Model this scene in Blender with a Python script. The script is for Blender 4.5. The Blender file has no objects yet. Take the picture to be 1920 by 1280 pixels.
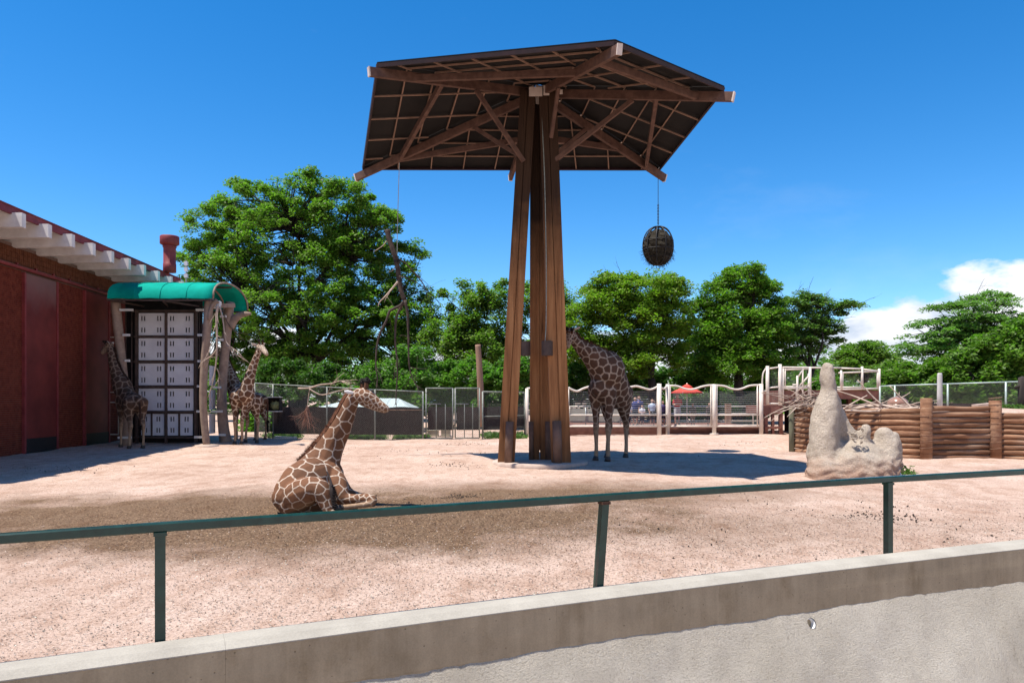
import bpy, math, random
import numpy as np
from mathutils import Vector, Matrix

SC = bpy.context.scene
COL = SC.collection
F, HC, GS = 1387.0, 2.0, 0.011          # focal length in photo pixels, eye height, rise of the yard per metre
V3 = lambda *a: np.array(a, float)

# ------------------------------------------------------------------ camera, sky, sun, exposure
cam_d = bpy.data.cameras.new('camera'); cam = bpy.data.objects.new('camera', cam_d); COL.objects.link(cam)
cam.location = (0, 0, HC); cam.rotation_euler = (math.radians(90), 0, 0)
cam_d.sensor_width = 36; cam_d.lens = 36 * F / 1920; cam_d.shift_y = 110 / 1920
cam_d.clip_start = 0.1; cam_d.clip_end = 5000
SC.camera = cam
SUN = V3(-.335, -.135, .932); SUN /= np.linalg.norm(SUN)
world = bpy.data.worlds.new('World'); SC.world = world; world.use_nodes = True
nt = world.node_tree; N = nt.nodes; L = nt.links; N.clear()
wo = N.new('ShaderNodeOutputWorld'); bg = N.new('ShaderNodeBackground'); bg.inputs[1].default_value = 0.13
sky = N.new('ShaderNodeTexSky'); sky.sky_type = 'NISHITA'; sky.sun_disc = False
sky.sun_elevation = math.asin(SUN[2]); sky.sun_rotation = math.atan2(SUN[0], SUN[1])
sky.altitude = 1600; sky.air_density = 1.0; sky.dust_density = 0.2; sky.ozone_density = 2.5
hs = N.new('ShaderNodeHueSaturation'); hs.inputs['Saturation'].default_value = 1.385; hs.inputs['Value'].default_value = 1.0
hs.inputs['Hue'].default_value = 0.5
L.new(sky.outputs[0], hs.inputs['Color'])
tc = N.new('ShaderNodeTexCoord'); sep = N.new('ShaderNodeSeparateXYZ'); L.new(tc.outputs['Generated'], sep.inputs[0])
def wmath(op, a, b=None, c=None, clamp=False):
    n = N.new('ShaderNodeMath'); n.operation = op; n.use_clamp = clamp
    for i, x in enumerate((a, b, c)):
        if x is None: continue
        if isinstance(x, (int, float)): n.inputs[i].default_value = x
        else: L.new(x, n.inputs[i])
    return n.outputs[0]
def wnoise(scale, detail, rough=.55, stretch=(1, 1, 2.2), off=(0, 0, 0)):
    mp = N.new('ShaderNodeMapping'); mp.inputs['Scale'].default_value = stretch; mp.inputs['Location'].default_value = off
    L.new(tc.outputs['Generated'], mp.inputs[0])
    n = N.new('ShaderNodeTexNoise'); n.inputs['Scale'].default_value = scale; n.inputs['Detail'].default_value = detail
    n.inputs['Roughness'].default_value = rough; L.new(mp.outputs[0], n.inputs['Vector']); return n.outputs['Fac']
mr = N.new('ShaderNodeMapRange'); mr.interpolation_type = 'SMOOTHSTEP'
L.new(sep.outputs['X'], mr.inputs['Value'])
mr.inputs['From Min'].default_value = .33; mr.inputs['From Max'].default_value = .50
mr.inputs['To Min'].default_value = .072; mr.inputs['To Max'].default_value = .148
big = wnoise(5.0, 9, .58); fine = wnoise(13, 8, .6, off=(3, 1, 0))
mb2 = N.new('ShaderNodeMapRange'); mb2.interpolation_type = 'SMOOTHSTEP'; L.new(sep.outputs['Y'], mb2.inputs['Value'])
for k_, v_ in (('From Min', .5), ('From Max', -.1), ('To Min', .08), ('To Max', .30)): mb2.inputs[k_].default_value = v_  # unseen cloud bank added behind the camera to whiten the shadow fill
body = wmath('ADD', wmath('SUBTRACT', wmath('MAXIMUM', mr.outputs[0], mb2.outputs[0]), sep.outputs['Z']), wmath('MULTIPLY', wmath('SUBTRACT', big, .5), .20))
body = wmath('ADD', body, wmath('MULTIPLY', wmath('SUBTRACT', fine, .5), .06))
mask = wmath('MULTIPLY', body, 50.0, clamp=True)
wisp = wmath('MULTIPLY', wmath('SUBTRACT', wnoise(2.2, 8, .62, (1, 1.6, 3), (7, 2, 4)), .60), 1.1, clamp=True)
mask = wmath('MAXIMUM', mask, wmath('MULTIPLY', wisp, .35))
cr_ = N.new('ShaderNodeValToRGB'); L.new(wnoise(9, 7, .6, (1, 1, 2.6), (1, 5, 2)), cr_.inputs[0])
cr_.color_ramp.elements[0].position = .36; cr_.color_ramp.elements[0].color = (3.1, 3.6, 4.4, 1)
cr_.color_ramp.elements[1].position = .56; cr_.color_ramp.elements[1].color = (5.5, 5.55, 5.7, 1)
mx = N.new('ShaderNodeMix'); mx.data_type = 'RGBA'
L.new(mask, mx.inputs[0]); L.new(hs.outputs[0], mx.inputs[6]); L.new(cr_.outputs[0], mx.inputs[7])
L.new(mx.outputs[2], bg.inputs[0]); L.new(bg.outputs[0], wo.inputs[0])
sl = bpy.data.lights.new('sun', 'SUN'); sl.energy = 5.0; sl.angle = math.radians(.53); sl.color = (1, .945, .86)
so = bpy.data.objects.new('sun', sl); COL.objects.link(so); so.location = (0, 0, 40)
so.rotation_euler = Vector(SUN).to_track_quat('Z', 'Y').to_euler()
SC.view_settings.view_transform = 'Standard'; SC.view_settings.look = 'None'
SC.view_settings.exposure = 0.68; SC.view_settings.gamma = 1.0; SC.view_settings.use_curve_mapping = False
SC.render.engine = 'CYCLES'; SC.cycles.max_bounces = 6; SC.cycles.transparent_max_bounces = 8

# ------------------------------------------------------------------ places: photo pixel + distance -> metres
def P(x, y, d): return V3((x - 960) / F * d, d, HC - (y - 750) / F * d)
def dist(y): return HC * F / (y - 750 + GS * F)
def G(x, y): return P(x, y, dist(y))
def gz(Y): return GS * Y
def gp(X, Y): return V3(X, Y, GS * Y)

# ------------------------------------------------------------------ mesh helpers
def unit(v):
    v = np.asarray(v, float); n = np.linalg.norm(v); return v / n if n > 1e-9 else v
def crspline(pts, k=4):
    """Catmull-Rom through rows of any width, k samples per span."""
    p = np.asarray(pts, float)
    if len(p) < 3 or k <= 1: return p
    q = np.vstack([2 * p[0] - p[1], p, 2 * p[-1] - p[-2]]); out = []
    for i in range(1, len(q) - 2):
        a, b, c, d = q[i - 1], q[i], q[i + 1], q[i + 2]
        for j in range(k):
            t = j / k
            out.append(.5 * (2 * b + (c - a) * t + (2 * a - 5 * b + 4 * c - d) * t * t + (3 * b - a - 3 * c + d) * t ** 3))
    out.append(p[-1]); return np.array(out)
class MB:
    def __init__(s): s.v = []; s.f = []; s.c = []; s.n = 0
    def add(s, v, f, col=None):
        v = np.asarray(v, float); s.v.append(v); s.f += [tuple(i + s.n for i in q) for q in f]; s.n += len(v)
        s.c.append(np.tile(np.asarray(col if col is not None else (1, 1, 1), float), (len(v), 1))); return s
    def verts(s): return np.vstack(s.v)
    def hexa(s, c8, col=None):
        return s.add(c8, [(0, 3, 2, 1), (4, 5, 6, 7), (0, 1, 5, 4), (1, 2, 6, 5), (2, 3, 7, 6), (3, 0, 4, 7)], col)
    def box(s, c, sz, ax=None, col=None):
        h = np.asarray(sz, float) / 2; A = np.eye(3) if ax is None else np.asarray(ax, float)
        k = [(-1, -1, -1), (1, -1, -1), (1, 1, -1), (-1, 1, -1), (-1, -1, 1), (1, -1, 1), (1, 1, 1), (-1, 1, 1)]
        return s.hexa([np.asarray(c, float) + (np.array(q) * h) @ A for q in k], col)
    def beam(s, p, q, w, h, up=(0, 0, 1), w2=None, h2=None, col=None):
        p = np.asarray(p, float); q = np.asarray(q, float); d = unit(q - p)
        sd = np.cross(d, up)
        if np.linalg.norm(sd) < 1e-6: sd = np.cross(d, (0, 1, 0))
        sd = unit(sd); u = np.cross(sd, d); w2 = w if w2 is None else w2; h2 = h if h2 is None else h2
        c = []
        for (o, a, b) in ((p, w, h), (q, w2, h2)):
            c += [o - sd * a / 2 - u * b / 2, o + sd * a / 2 - u * b / 2, o + sd * a / 2 + u * b / 2, o - sd * a / 2 + u * b / 2]
        return s.hexa(c, col)
    def tube(s, pts, r, n=8, caps=True, sq=(1, 1), up=None, col=None, dome=False):
        p = np.asarray(pts, float); m = len(p)
        r = np.full(m, r, float) if np.isscalar(r) else np.asarray(r, float)
        if dome:      # rounded closed ends
            d0 = unit(p[0] - p[1]); d1 = unit(p[-1] - p[-2]); a = [];b = []
            for (t, k) in ((.97, .3), (.75, .66), (.4, .92)):
                a.append((p[0] + d0 * r[0] * t * .8, r[0] * k)); b.append((p[-1] + d1 * r[-1] * t * .8, r[-1] * k))
            p = np.vstack([[x[0] for x in a], p, [x[0] for x in b[::-1]]]); r = np.concatenate([[x[1] for x in a], r, [x[1] for x in b[::-1]]]); m = len(p)
        t = np.gradient(p, axis=0); t /= np.maximum(np.linalg.norm(t, axis=1)[:, None], 1e-9)
        u = np.asarray(up, float) if up is not None else (V3(0, 0, 1) if abs(t[0][2]) < .9 else V3(1, 0, 0))
        ang = np.arange(n) * 2 * np.pi / n; V = []
        for i in range(m):
            sd = np.cross(t[i], u)
            sd = unit(sd) if np.linalg.norm(sd) > 1e-6 else V3(1, 0, 0)
            uu = np.cross(sd, t[i])
            if up is None: u = uu
            V.append(p[i] + r[i] * (np.cos(ang)[:, None] * sd * sq[0] + np.sin(ang)[:, None] * uu * sq[1]))
        f = [(i * n + j, i * n + (j + 1) % n, (i + 1) * n + (j + 1) % n, (i + 1) * n + j) for i in range(m - 1) for j in range(n)]
        if caps: f += [tuple(range(n))[::-1], tuple((m - 1) * n + j for j in range(n))]
        return s.add(np.vstack(V), f, col)
    def ball(s, c, r, sc=(1, 1, 1), nu=10, nv=6, ax=None, col=None):
        A = np.eye(3) if ax is None else np.asarray(ax, float); c = np.asarray(c, float); V = []
        for i in range(1, nv):
            th = np.pi * i / nv
            for j in range(nu):
                ph = 2 * np.pi * j / nu
                V.append(c + (np.array([math.sin(th) * math.cos(ph), math.sin(th) * math.sin(ph), math.cos(th)]) * r * np.array(sc)) @ A)
        a = len(V); V.append(c + (np.array([0, 0, r * sc[2]]) @ A)); V.append(c - (np.array([0, 0, r * sc[2]]) @ A))
        f = [(i * nu + j, (i + 1) * nu + j, (i + 1) * nu + (j + 1) % nu, i * nu + (j + 1) % nu) for i in range(nv - 2) for j in range(nu)]
        f += [(a, j, (j + 1) % nu) for j in range(nu)] + [(a + 1, (nv - 2) * nu + (j + 1) % nu, (nv - 2) * nu + j) for j in range(nu)]
        return s.add(V, f, col)
    def lathe(s, prof, c, n=20, col=None, cap=True):
        c = np.asarray(c, float); m = len(prof)
        V = [c + V3(r * math.cos(2 * math.pi * j / n), r * math.sin(2 * math.pi * j / n), z) for (r, z) in prof for j in range(n)]
        f = [(i * n + j, i * n + (j + 1) % n, (i + 1) * n + (j + 1) % n, (i + 1) * n + j) for i in range(m - 1) for j in range(n)]
        if cap: f += [tuple(range(n))[::-1], tuple((m - 1) * n + j for j in range(n))]
        return s.add(V, f, col)
ROOT = {}
def mesh_obj(name, me, mat, parent=None, smooth=False):
    o = bpy.data.objects.new(name, me); COL.objects.link(o)
    if mat: me.materials.append(mat)
    if smooth: me.polygons.foreach_set('use_smooth', np.ones(len(me.polygons), bool))
    if parent is not None: o.parent = parent; ROOT[o.name] = ROOT[parent.name]
    return o
def part(name, mb, mat, parent, smooth=False, colour=False, kind=None, label=None):
    """one mesh as a part (or sub-part) of the thing it is parented to; mb holds world coordinates"""
    me = bpy.data.meshes.new(name); me.from_pydata((mb.verts() - ROOT[parent.name]).tolist(), [], mb.f)
    if colour: setcol(me, np.vstack(mb.c))
    o = mesh_obj(name, me, mat, parent, smooth)
    if kind: o['kind'] = kind
    if label: o['label'] = label
    return o
def setcol(me, c):
    a = me.color_attributes.new('tone', 'FLOAT_COLOR', 'POINT')
    a.data.foreach_set('color', np.hstack([c, np.ones((len(c), 1))]).astype(np.float32).ravel())
def tag(o, label=None, cat=None, group=None, kind=None):
    if label: o['label'] = label
    if cat: o['category'] = cat
    if group: o['group'] = group
    if kind: o['kind'] = kind
    return o
def thing(name, label, cat, loc, group=None):
    o = bpy.data.objects.new(name, None); COL.objects.link(o); o.location = loc; ROOT[o.name] = np.asarray(loc, float)
    o.empty_display_size = .2
    return tag(o, label, cat, group)
def single(name, mb, mat, loc, label=None, cat=None, group=None, kind=None, smooth=False, colour=False):
    me = bpy.data.meshes.new(name); me.from_pydata((mb.verts() - np.asarray(loc, float)).tolist(), [], mb.f)
    if colour: setcol(me, np.vstack(mb.c))
    o = mesh_obj(name, me, mat, None, smooth); o.location = loc; ROOT[o.name] = np.asarray(loc, float)
    return tag(o, label, cat, group, kind)
def np_mesh(name, V, Fq, col=None):
    """fast mesh from arrays: V (n,3), Fq (m,k)"""
    me = bpy.data.meshes.new(name); m, k = Fq.shape
    me.vertices.add(len(V)); me.vertices.foreach_set('co', V.astype(np.float32).ravel())
    me.loops.add(m * k); me.loops.foreach_set('vertex_index', Fq.astype(np.int32).ravel())
    me.polygons.add(m); me.polygons.foreach_set('loop_start', (np.arange(m) * k).astype(np.int32))
    try: me.polygons.foreach_set('loop_total', np.full(m, k, np.int32))
    except Exception: pass
    me.update(calc_edges=True)
    if col is not None: setcol(me, col)
    return me
def children(o): return [c for c in bpy.data.objects if c.parent == o]
def copy_tree(o, parent=None):
    c = o.copy(); COL.objects.link(c)
    if parent is not None: c.parent = parent
    for ch in children(o): copy_tree(ch, c)
    return c

# ------------------------------------------------------------------ materials
def ramp(n, stops):
    e = n.color_ramp.elements
    while len(e) < len(stops): e.new(.5)
    for i, (p, c) in enumerate(stops): e[i].position = p; e[i].color = (*c, 1)
class Mat:
    def __init__(s, name, rough=.8, metal=0, spec=.35):
        s.m = bpy.data.materials.new(name); s.m.use_nodes = True; s.t = s.m.node_tree
        s.b = s.t.nodes['Principled BSDF']; s.b.inputs['Roughness'].default_value = rough
        s.b.inputs['Metallic'].default_value = metal; s.b.inputs['Specular IOR Level'].default_value = spec
        s.co = s.n('ShaderNodeTexCoord').outputs['Object']
    def n(s, t): return s.t.nodes.new(t)
    def l(s, a, b): s.t.links.new(a, b)
    def noise(s, scale, detail=4, rough=.55, stretch=(1, 1, 1), co=None):
        mp = s.n('ShaderNodeMapping'); mp.inputs['Scale'].default_value = stretch; s.l(co or s.co, mp.inputs[0])
        n = s.n('ShaderNodeTexNoise'); n.inputs['Scale'].default_value = scale; n.inputs['Detail'].default_value = detail
        n.inputs['Roughness'].default_value = rough; s.l(mp.outputs[0], n.inputs['Vector']); return n.outputs['Fac']
    def ramp(s, fac, stops):
        r = s.n('ShaderNodeValToRGB'); ramp(r, stops); s.l(fac, r.inputs[0]); return r.outputs[0]
    def mix(s, fac, a, b, mode='MIX'):
        m = s.n('ShaderNodeMix'); m.data_type = 'RGBA'; m.blend_type = mode
        for i, x in ((0, fac), (6, a), (7, b)):
            if isinstance(x, (int, float)): m.inputs[i].default_value = x
            elif isinstance(x, tuple): m.inputs[i].default_value = (*x, 1)
            else: s.l(x, m.inputs[i])
        return m.outputs[2]
    def math(s, op, a, b=None, clamp=False):
        n = s.n('ShaderNodeMath'); n.operation = op; n.use_clamp = clamp
        for i, x in enumerate((a, b)):
            if x is None: continue
            if isinstance(x, (int, float)): n.inputs[i].default_value = x
            else: s.l(x, n.inputs[i])
        return n.outputs[0]
    def attr(s):
        a = s.n('ShaderNodeAttribute'); a.attribute_name = 'tone'; return a.outputs['Color']
    def rnd(s): return s.n('ShaderNodeObjectInfo').outputs['Random']
    def colour(s, c):
        if isinstance(c, tuple): s.b.inputs['Base Color'].default_value = (*c, 1)
        else: s.l(c, s.b.inputs['Base Color'])
    def bump(s, h, strength=.3, d=.02):
        b = s.n('ShaderNodeBump'); b.inputs['Strength'].default_value = strength; b.inputs['Distance'].default_value = d
        s.l(h, b.inputs['Height']); s.l(b.outputs[0], s.b.inputs['Normal'])
def simple(name, c1, c2, scale=4, rough=.8, bump=.2, bscale=None, stretch=(1, 1, 1), metal=0, d=.01, spec=.35, vary=0.0, lo=.35, hi=.65):
    m = Mat(name, rough, metal, spec); nz = m.noise(scale, 6, .6, stretch)
    c = m.ramp(nz, [(lo, c1), (hi, c2)])
    if vary:
        k = m.math('ADD', m.math('MULTIPLY', m.rnd(), vary), 1 - vary / 2)
        cc = m.n('ShaderNodeCombineColor')
        for i in range(3): m.l(k, cc.inputs[i])
        c = m.mix(1.0, c, cc.outputs[0], 'MULTIPLY')
    m.colour(c)
    if bump: m.bump(m.noise(bscale or scale * 6, 5, .6, stretch), bump, d)
    return m.m
MT = {}
MT['rail_green'] = simple('green_paint', (.003, .027, .021), (.007, .044, .034), 9, .24, .05, 60, d=.004, spec=.5)
MT['rust'] = simple('rusty_weld', (.05, .02, .012), (.10, .05, .03), 30, .9, .4)
MT['dark_steel'] = simple('dark_steel', (.012, .012, .014), (.03, .028, .027), 20, .55, .1, metal=.3)
MT['galv'] = simple('galvanised_steel', (.28, .30, .30), (.42, .44, .43), 15, .5, .1, metal=.5)
MT['fence_pipe'] = simple('fence_pipe', (.16, .18, .16), (.28, .29, .26), 15, .6, .1, metal=.3)
MT['mesh_wire'] = simple('dull_mesh_wire', (.07, .07, .068), (.12, .12, .115), 15, .7, 0)
MT['wire'] = simple('fence_wire', (.10, .105, .10), (.17, .175, .165), 15, .55, 0, metal=.3)
MT['cream_steel'] = simple('cream_steel', (.56, .49, .42), (.68, .61, .53), 3, .5, .08, 40)
MT['white_paint'] = simple('white_beam_paint', (.60, .56, .53), (.76, .73, .70), 2.5, .75, .15, 30, vary=.08)
MT['red_paint'] = simple('red_fascia_paint', (.16, .022, .025), (.24, .04, .04), 3, .6, .1, 30)
MT['door_red'] = simple('red_door_paint', (.10, .013, .011), (.18, .028, .022), .9, .6, .12, 30, d=.004)
MT['roof_red'] = simple('red_roofing', (.12, .02, .02), (.2, .04, .04), 2, .7, .1)
MT['teal'] = simple('teal_awning_fabric', (.0, .25, .185), (.002, .31, .235), 2, .85, .12, 18, spec=.08)
MT['tan_tusk'] = simple('sculpted_tan_plaster', (.22, .15, .115), (.32, .235, .18), 5, .85, .3, 30)
MT['frame_brown'] = simple('brown_frame', (.055, .034, .027), (.085, .056, .045), 6, .7, .1)
MT['panel_white'] = simple('white_panel_plastic', (.60, .58, .62), (.70, .69, .72), 2, .55, .05)
MT['dark_board'] = simple('dark_backing', (.012, .010, .010), (.02, .018, .018), 4, .9, 0)
MT['trim_dark'] = simple('dark_roof_trim', (.016, .006, .007), (.03, .011, .012), 4, .6, .05)
MT['deck_brown'] = simple('red_brown_deck', (.15, .062, .045), (.22, .10, .075), 4, .8, .2)
MT['windscreen'] = simple('brown_windscreen', (.020, .010, .009), (.036, .019, .017), 3, .9, .15)
MT['shed_roof'] = simple('pale_metal_roofing', (.40, .47, .46), (.50, .57, .55), 2, .5, .1)
MT['shed_wall'] = simple('shed_wall_boards', (.06, .045, .04), (.09, .07, .06), 3, .8, .1)
MT['beige_sign'] = simple('beige_banner', (.34, .31, .23), (.40, .37, .28), 3, .7, .05)
MT['ink'] = simple('sign_ink', (.015, .013, .012), (.02, .018, .016), 3, .7, 0)
MT['umbrella'] = simple('red_umbrella_cloth', (.50, .045, .03), (.60, .07, .045), 3, .8, .1)
MT['canopy_sheet'] = simple('dark_shade_sheet', (.004, .003, .0027), (.008, .006, .005), 2.5, .85, .2, 40)
MT['canopy_wood'] = simple('brown_canopy_timber', (.070, .033, .022), (.125, .064, .044), 5, .75, .2, 40)
MT['batten'] = simple('tan_batten', (.19, .115, .08), (.27, .165, .115), 5, .75, .1)
MT['tip_cap'] = simple('pale_beam_cap', (.52, .42, .36), (.62, .52, .45), 5, .6, .1)
MT['conc_slab'] = simple('concrete_slab', (.36, .27, .22), (.48, .37, .30), 4, .9, .25)
MT['plank'] = simple('white_board', (.6, .58, .55), (.75, .73, .70), 5, .7, .1)
MT['dead_wood'] = simple('dead_branch_bark', (.035, .024, .020), (.085, .060, .048), 9, .9, .4, 60)
MT['dead_wood_pale'] = simple('bleached_branch', (.32, .24, .19), (.5, .39, .31), 7, .9, .3, 50)
MT['bark'] = simple('tree_bark', (.018, .014, .012), (.045, .036, .030), 6, .95, .6, 25, (1, 1, .25))
MT['stump'] = simple('weathered_trunk', (.20, .11, .07), (.34, .21, .14), 5, .9, .5, 25, (1, 1, .2))
MT['hay'] = simple('hay', (.10, .085, .04), (.22, .19, .09), 30, .95, .4)
MT['hay_dark'] = simple('dark_packed_hay', (.010, .008, .005), (.035, .028, .017), 22, .95, .6)
MT['pellet'] = simple('dung_pellet', (.02, .015, .012), (.05, .036, .028), 50, .9, 0)
MT['hoof'] = simple('dark_hoof', (.03, .024, .02), (.07, .055, .045), 20, .6, .1)
MT['eye'] = simple('dark_eye', (.006, .005, .005), (.012, .01, .01), 5, .15, 0)
MT['dome_brown'] = simple('glossy_brown_dome', (.24, .13, .09), (.32, .18, .13), 4, .22, .05, spec=.6)
MT['skin'] = simple('skin', (.42, .24, .17), (.50, .30, .22), 6, .6, .05)
MT['black_hair'] = simple('dark_hair', (.012, .009, .008), (.03, .022, .018), 40, .7, .3)
# ------------------------------------------------------------------ richer materials
def mat_ground():
    m = Mat('yard_sand', .95, spec=.15)
    c = m.ramp(m.noise(.55, 8, .62), [(.3, (.46, .315, .24)), (.5, (.57, .415, .33)), (.72, (.63, .48, .395))])
    c = m.mix(m.math('MULTIPLY', m.ramp(m.noise(9, 8, .7), [(.48, (0, 0, 0)), (.75, (1, 1, 1))]), .35), c, (.28, .17, .12))
    # trampled mulch around the resting giraffe and by the rail: a stain with a shape of its own
    def blob(cx, cy, rx, ry, edge):
        s = m.n('ShaderNodeSeparateXYZ'); m.l(m.co, s.inputs[0])
        a = m.math('DIVIDE', m.math('SUBTRACT', s.outputs[0], cx), rx); b = m.math('DIVIDE', m.math('SUBTRACT', s.outputs[1], cy), ry)
        r = m.math('SQRT', m.math('ADD', m.math('MULTIPLY', a, a), m.math('MULTIPLY', b, b)))
        r = m.math('ADD', r, m.math('MULTIPLY', m.math('SUBTRACT', m.noise(.6, 7, .65), .5), 1.1))
        return m.math('MULTIPLY', m.math('SUBTRACT', 1.0, r), edge, clamp=True)
    k = m.math('MAXIMUM', blob(-3.6, 11.9, 7.6, 3.7, 2.6), blob(.8, 14.5, 6.0, 2.8, 1.3))
    k2 = m.math('MULTIPLY', blob(2.6, 11.2, 5.0, 2.4, 1.2), .55)
    k = m.math('MAXIMUM', k, k2)
    spk = m.ramp(m.noise(26, 6, .75), [(.38, (.080, .046, .027)), (.52, (.185, .113, .064)), (.68, (.34, .235, .145))])
    c = m.mix(m.math('MULTIPLY', k, .94), c, spk)
    grit = m.ramp(m.noise(30, 6, .85), [(.36, (1.12, 1.12, 1.12)), (.5, (.98, .98, .98)), (.62, (.40, .32, .27))])
    dark = m.ramp(m.noise(3.2, 6, .7, (1, .55, 1)), [(.46, (1, 1, 1)), (.66, (.74, .66, .60))]); c = m.mix(.8, c, dark, 'MULTIPLY')
    c = m.mix(.85, c, grit, 'MULTIPLY')
    m.colour(c)
    v = m.n('ShaderNodeTexVoronoi'); v.inputs['Scale'].default_value = 2.3; v.feature = 'SMOOTH_F1'; v.inputs['Smoothness'].default_value = .25; m.l(m.co, v.inputs['Vector'])
    hoof = m.ramp(v.outputs['Distance'], [(.07, (0, 0, 0)), (.16, (1, 1, 1)), (.22, (.85, .85, .85))])
    h = m.math('ADD', m.math('ADD', m.noise(5, 8, .7), m.math('MULTIPLY', m.noise(40, 5, .75), .55)), m.math('MULTIPLY', hoof, .5))
    m.bump(h, .7, .06); return m.m
def mat_concrete(name, base, dark, streak=True, bumps=.25, holes=False):
    m = Mat(name, .93, spec=.15)
    c = m.ramp(m.noise(1.8, 9, .65), [(.3, dark), (.7, base)])
    if streak:
        st = m.ramp(m.noise(7, 6, .65, (1, 1, .06)), [(.36, (.86, .85, .83)), (.62, (1.04, 1.04, 1.03))])
        c = m.mix(.85, c, st, 'MULTIPLY')
        blot = m.ramp(m.noise(2.4, 6, .6, (1, 1, .5)), [(.52, (1, 1, 1)), (.72, (.70, .66, .60))])
        c = m.mix(.8, c, blot, 'MULTIPLY')
    fine = m.ramp(m.noise(60, 4, .7), [(.35, (.8, .8, .8)), (.6, (1, 1, 1))]); c = m.mix(.6, c, fine, 'MULTIPLY')
    h = m.noise(55, 6, .7)
    if holes:
        v = m.n('ShaderNodeTexVoronoi'); v.inputs['Scale'].default_value = 14; m.l(m.co, v.inputs['Vector'])
        pit = m.ramp(v.outputs['Distance'], [(.05, (0, 0, 0)), (.13, (1, 1, 1))]); h = m.math('ADD', m.math('MULTIPLY', h, .25), pit); sel = m.ramp(m.noise(3, 3, .6), [(.46, (1, 1, 1)), (.56, (0, 0, 0))]); c = m.mix(.75, c, m.mix(m.math('MAXIMUM', pit, sel), (.35, .32, .28), (1, 1, 1)), 'MULTIPLY')  # shade inside the pits is put into the colour too
        fl = m.ramp(m.noise(1.1, 7, .7, (.12, .12, 9)), [(.60, (1, 1, 1)), (.68, (.86, .84, .8))]); c = m.mix(.8, c, fl, 'MULTIPLY')
    m.colour(c); m.bump(h, bumps, .012); return m.m
def mat_gunite():
    m = Mat('rough_sprayed_concrete', .97, spec=.1)
    c = m.ramp(m.noise(.9, 8, .6), [(.32, (.50, .445, .365)), (.68, (.66, .60, .51))])
    c = m.mix(.7, c, m.ramp(m.noise(45, 4, .8), [(.33, (.6, .57, .53)), (.5, (1, 1, 1))]), 'MULTIPLY')
    m.colour(c); v = m.n('ShaderNodeTexVoronoi'); v.inputs['Scale'].default_value = 26; v.inputs['Randomness'].default_value = 1; m.l(m.co, v.inputs['Vector'])
    pit = m.ramp(v.outputs['Distance'], [(.12, (0, 0, 0)), (.30, (1, 1, 1))]); pk = m.ramp(m.noise(4, 4, .6), [(.42, (1, 1, 1)), (.62, (0, 0, 0))])
    h = m.math('ADD', m.math('ADD', m.math('MULTIPLY', m.noise(62, 5, .8), 1.5), m.math('MULTIPLY', m.noise(7, 5, .6), .8)), m.math('MULTIPLY', m.math('MAXIMUM', pit, pk), .35)); m.bump(h, .9, .035); return m.m
def mat_post():
    m = Mat('stained_shaded_glulam', .8, spec=.2)
    c = m.ramp(m.noise(7, 9, .7, (1, 1, .05)), [(.28, (.14, .058, .021)), (.5, (.32, .14, .054)), (.72, (.47, .235, .10))])
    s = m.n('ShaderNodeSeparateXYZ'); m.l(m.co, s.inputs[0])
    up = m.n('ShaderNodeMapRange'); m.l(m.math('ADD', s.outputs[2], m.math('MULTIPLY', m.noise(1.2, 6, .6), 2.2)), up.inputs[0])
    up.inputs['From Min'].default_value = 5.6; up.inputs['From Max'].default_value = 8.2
    c = m.mix(m.math('MULTIPLY', up.outputs[0], .92), c, (.016, .009, .0065))          # dark stain plus the roof's shade, painted into the upper post
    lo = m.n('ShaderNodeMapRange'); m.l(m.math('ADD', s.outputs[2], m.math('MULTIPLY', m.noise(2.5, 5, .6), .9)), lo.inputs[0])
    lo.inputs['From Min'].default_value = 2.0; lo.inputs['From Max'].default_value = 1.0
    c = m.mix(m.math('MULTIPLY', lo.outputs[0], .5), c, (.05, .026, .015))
    ck = m.ramp(m.noise(22, 3, .5, (1, 1, .018)), [(.64, (1, 1, 1)), (.70, (.25, .2, .17))]); c = m.mix(.8, c, ck, 'MULTIPLY')
    m.colour(c); m.bump(m.noise(30, 6, .7, (1, 1, .04)), .45, .015); return m.m
def mat_log():
    m = Mat('log_wood', .82, spec=.2)
    c = m.ramp(m.noise(5, 8, .7, (.12, .6, 1.6)), [(.25, (.080, .038, .022)), (.5, (.23, .115, .064)), (.75, (.42, .27, .17))])
    k = m.math('ADD', m.math('MULTIPLY', m.rnd(), .5), .72); cc = m.n('ShaderNodeCombineColor')
    for i in range(3): m.l(k, cc.inputs[i])
    c = m.mix(1., c, cc.outputs[0], 'MULTIPLY')
    c = m.mix(m.math('MULTIPLY', m.ramp(m.noise(1.1, 5, .6), [(.52, (0, 0, 0)), (.7, (1, 1, 1))]), .4), c, (.30, .22, .165))
    m.colour(c); m.bump(m.noise(18, 6, .7, (.08, .8, 1.5)), .5, .015); return m.m
def mat_brick(name, a, b):
    m = Mat(name, .92, spec=.1)
    c = m.ramp(m.noise(6.5, 4, .6), [(.3, a), (.7, b)]); m.colour(c); m.bump(m.noise(90, 4, .7), .3, .006); return m.m
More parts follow.
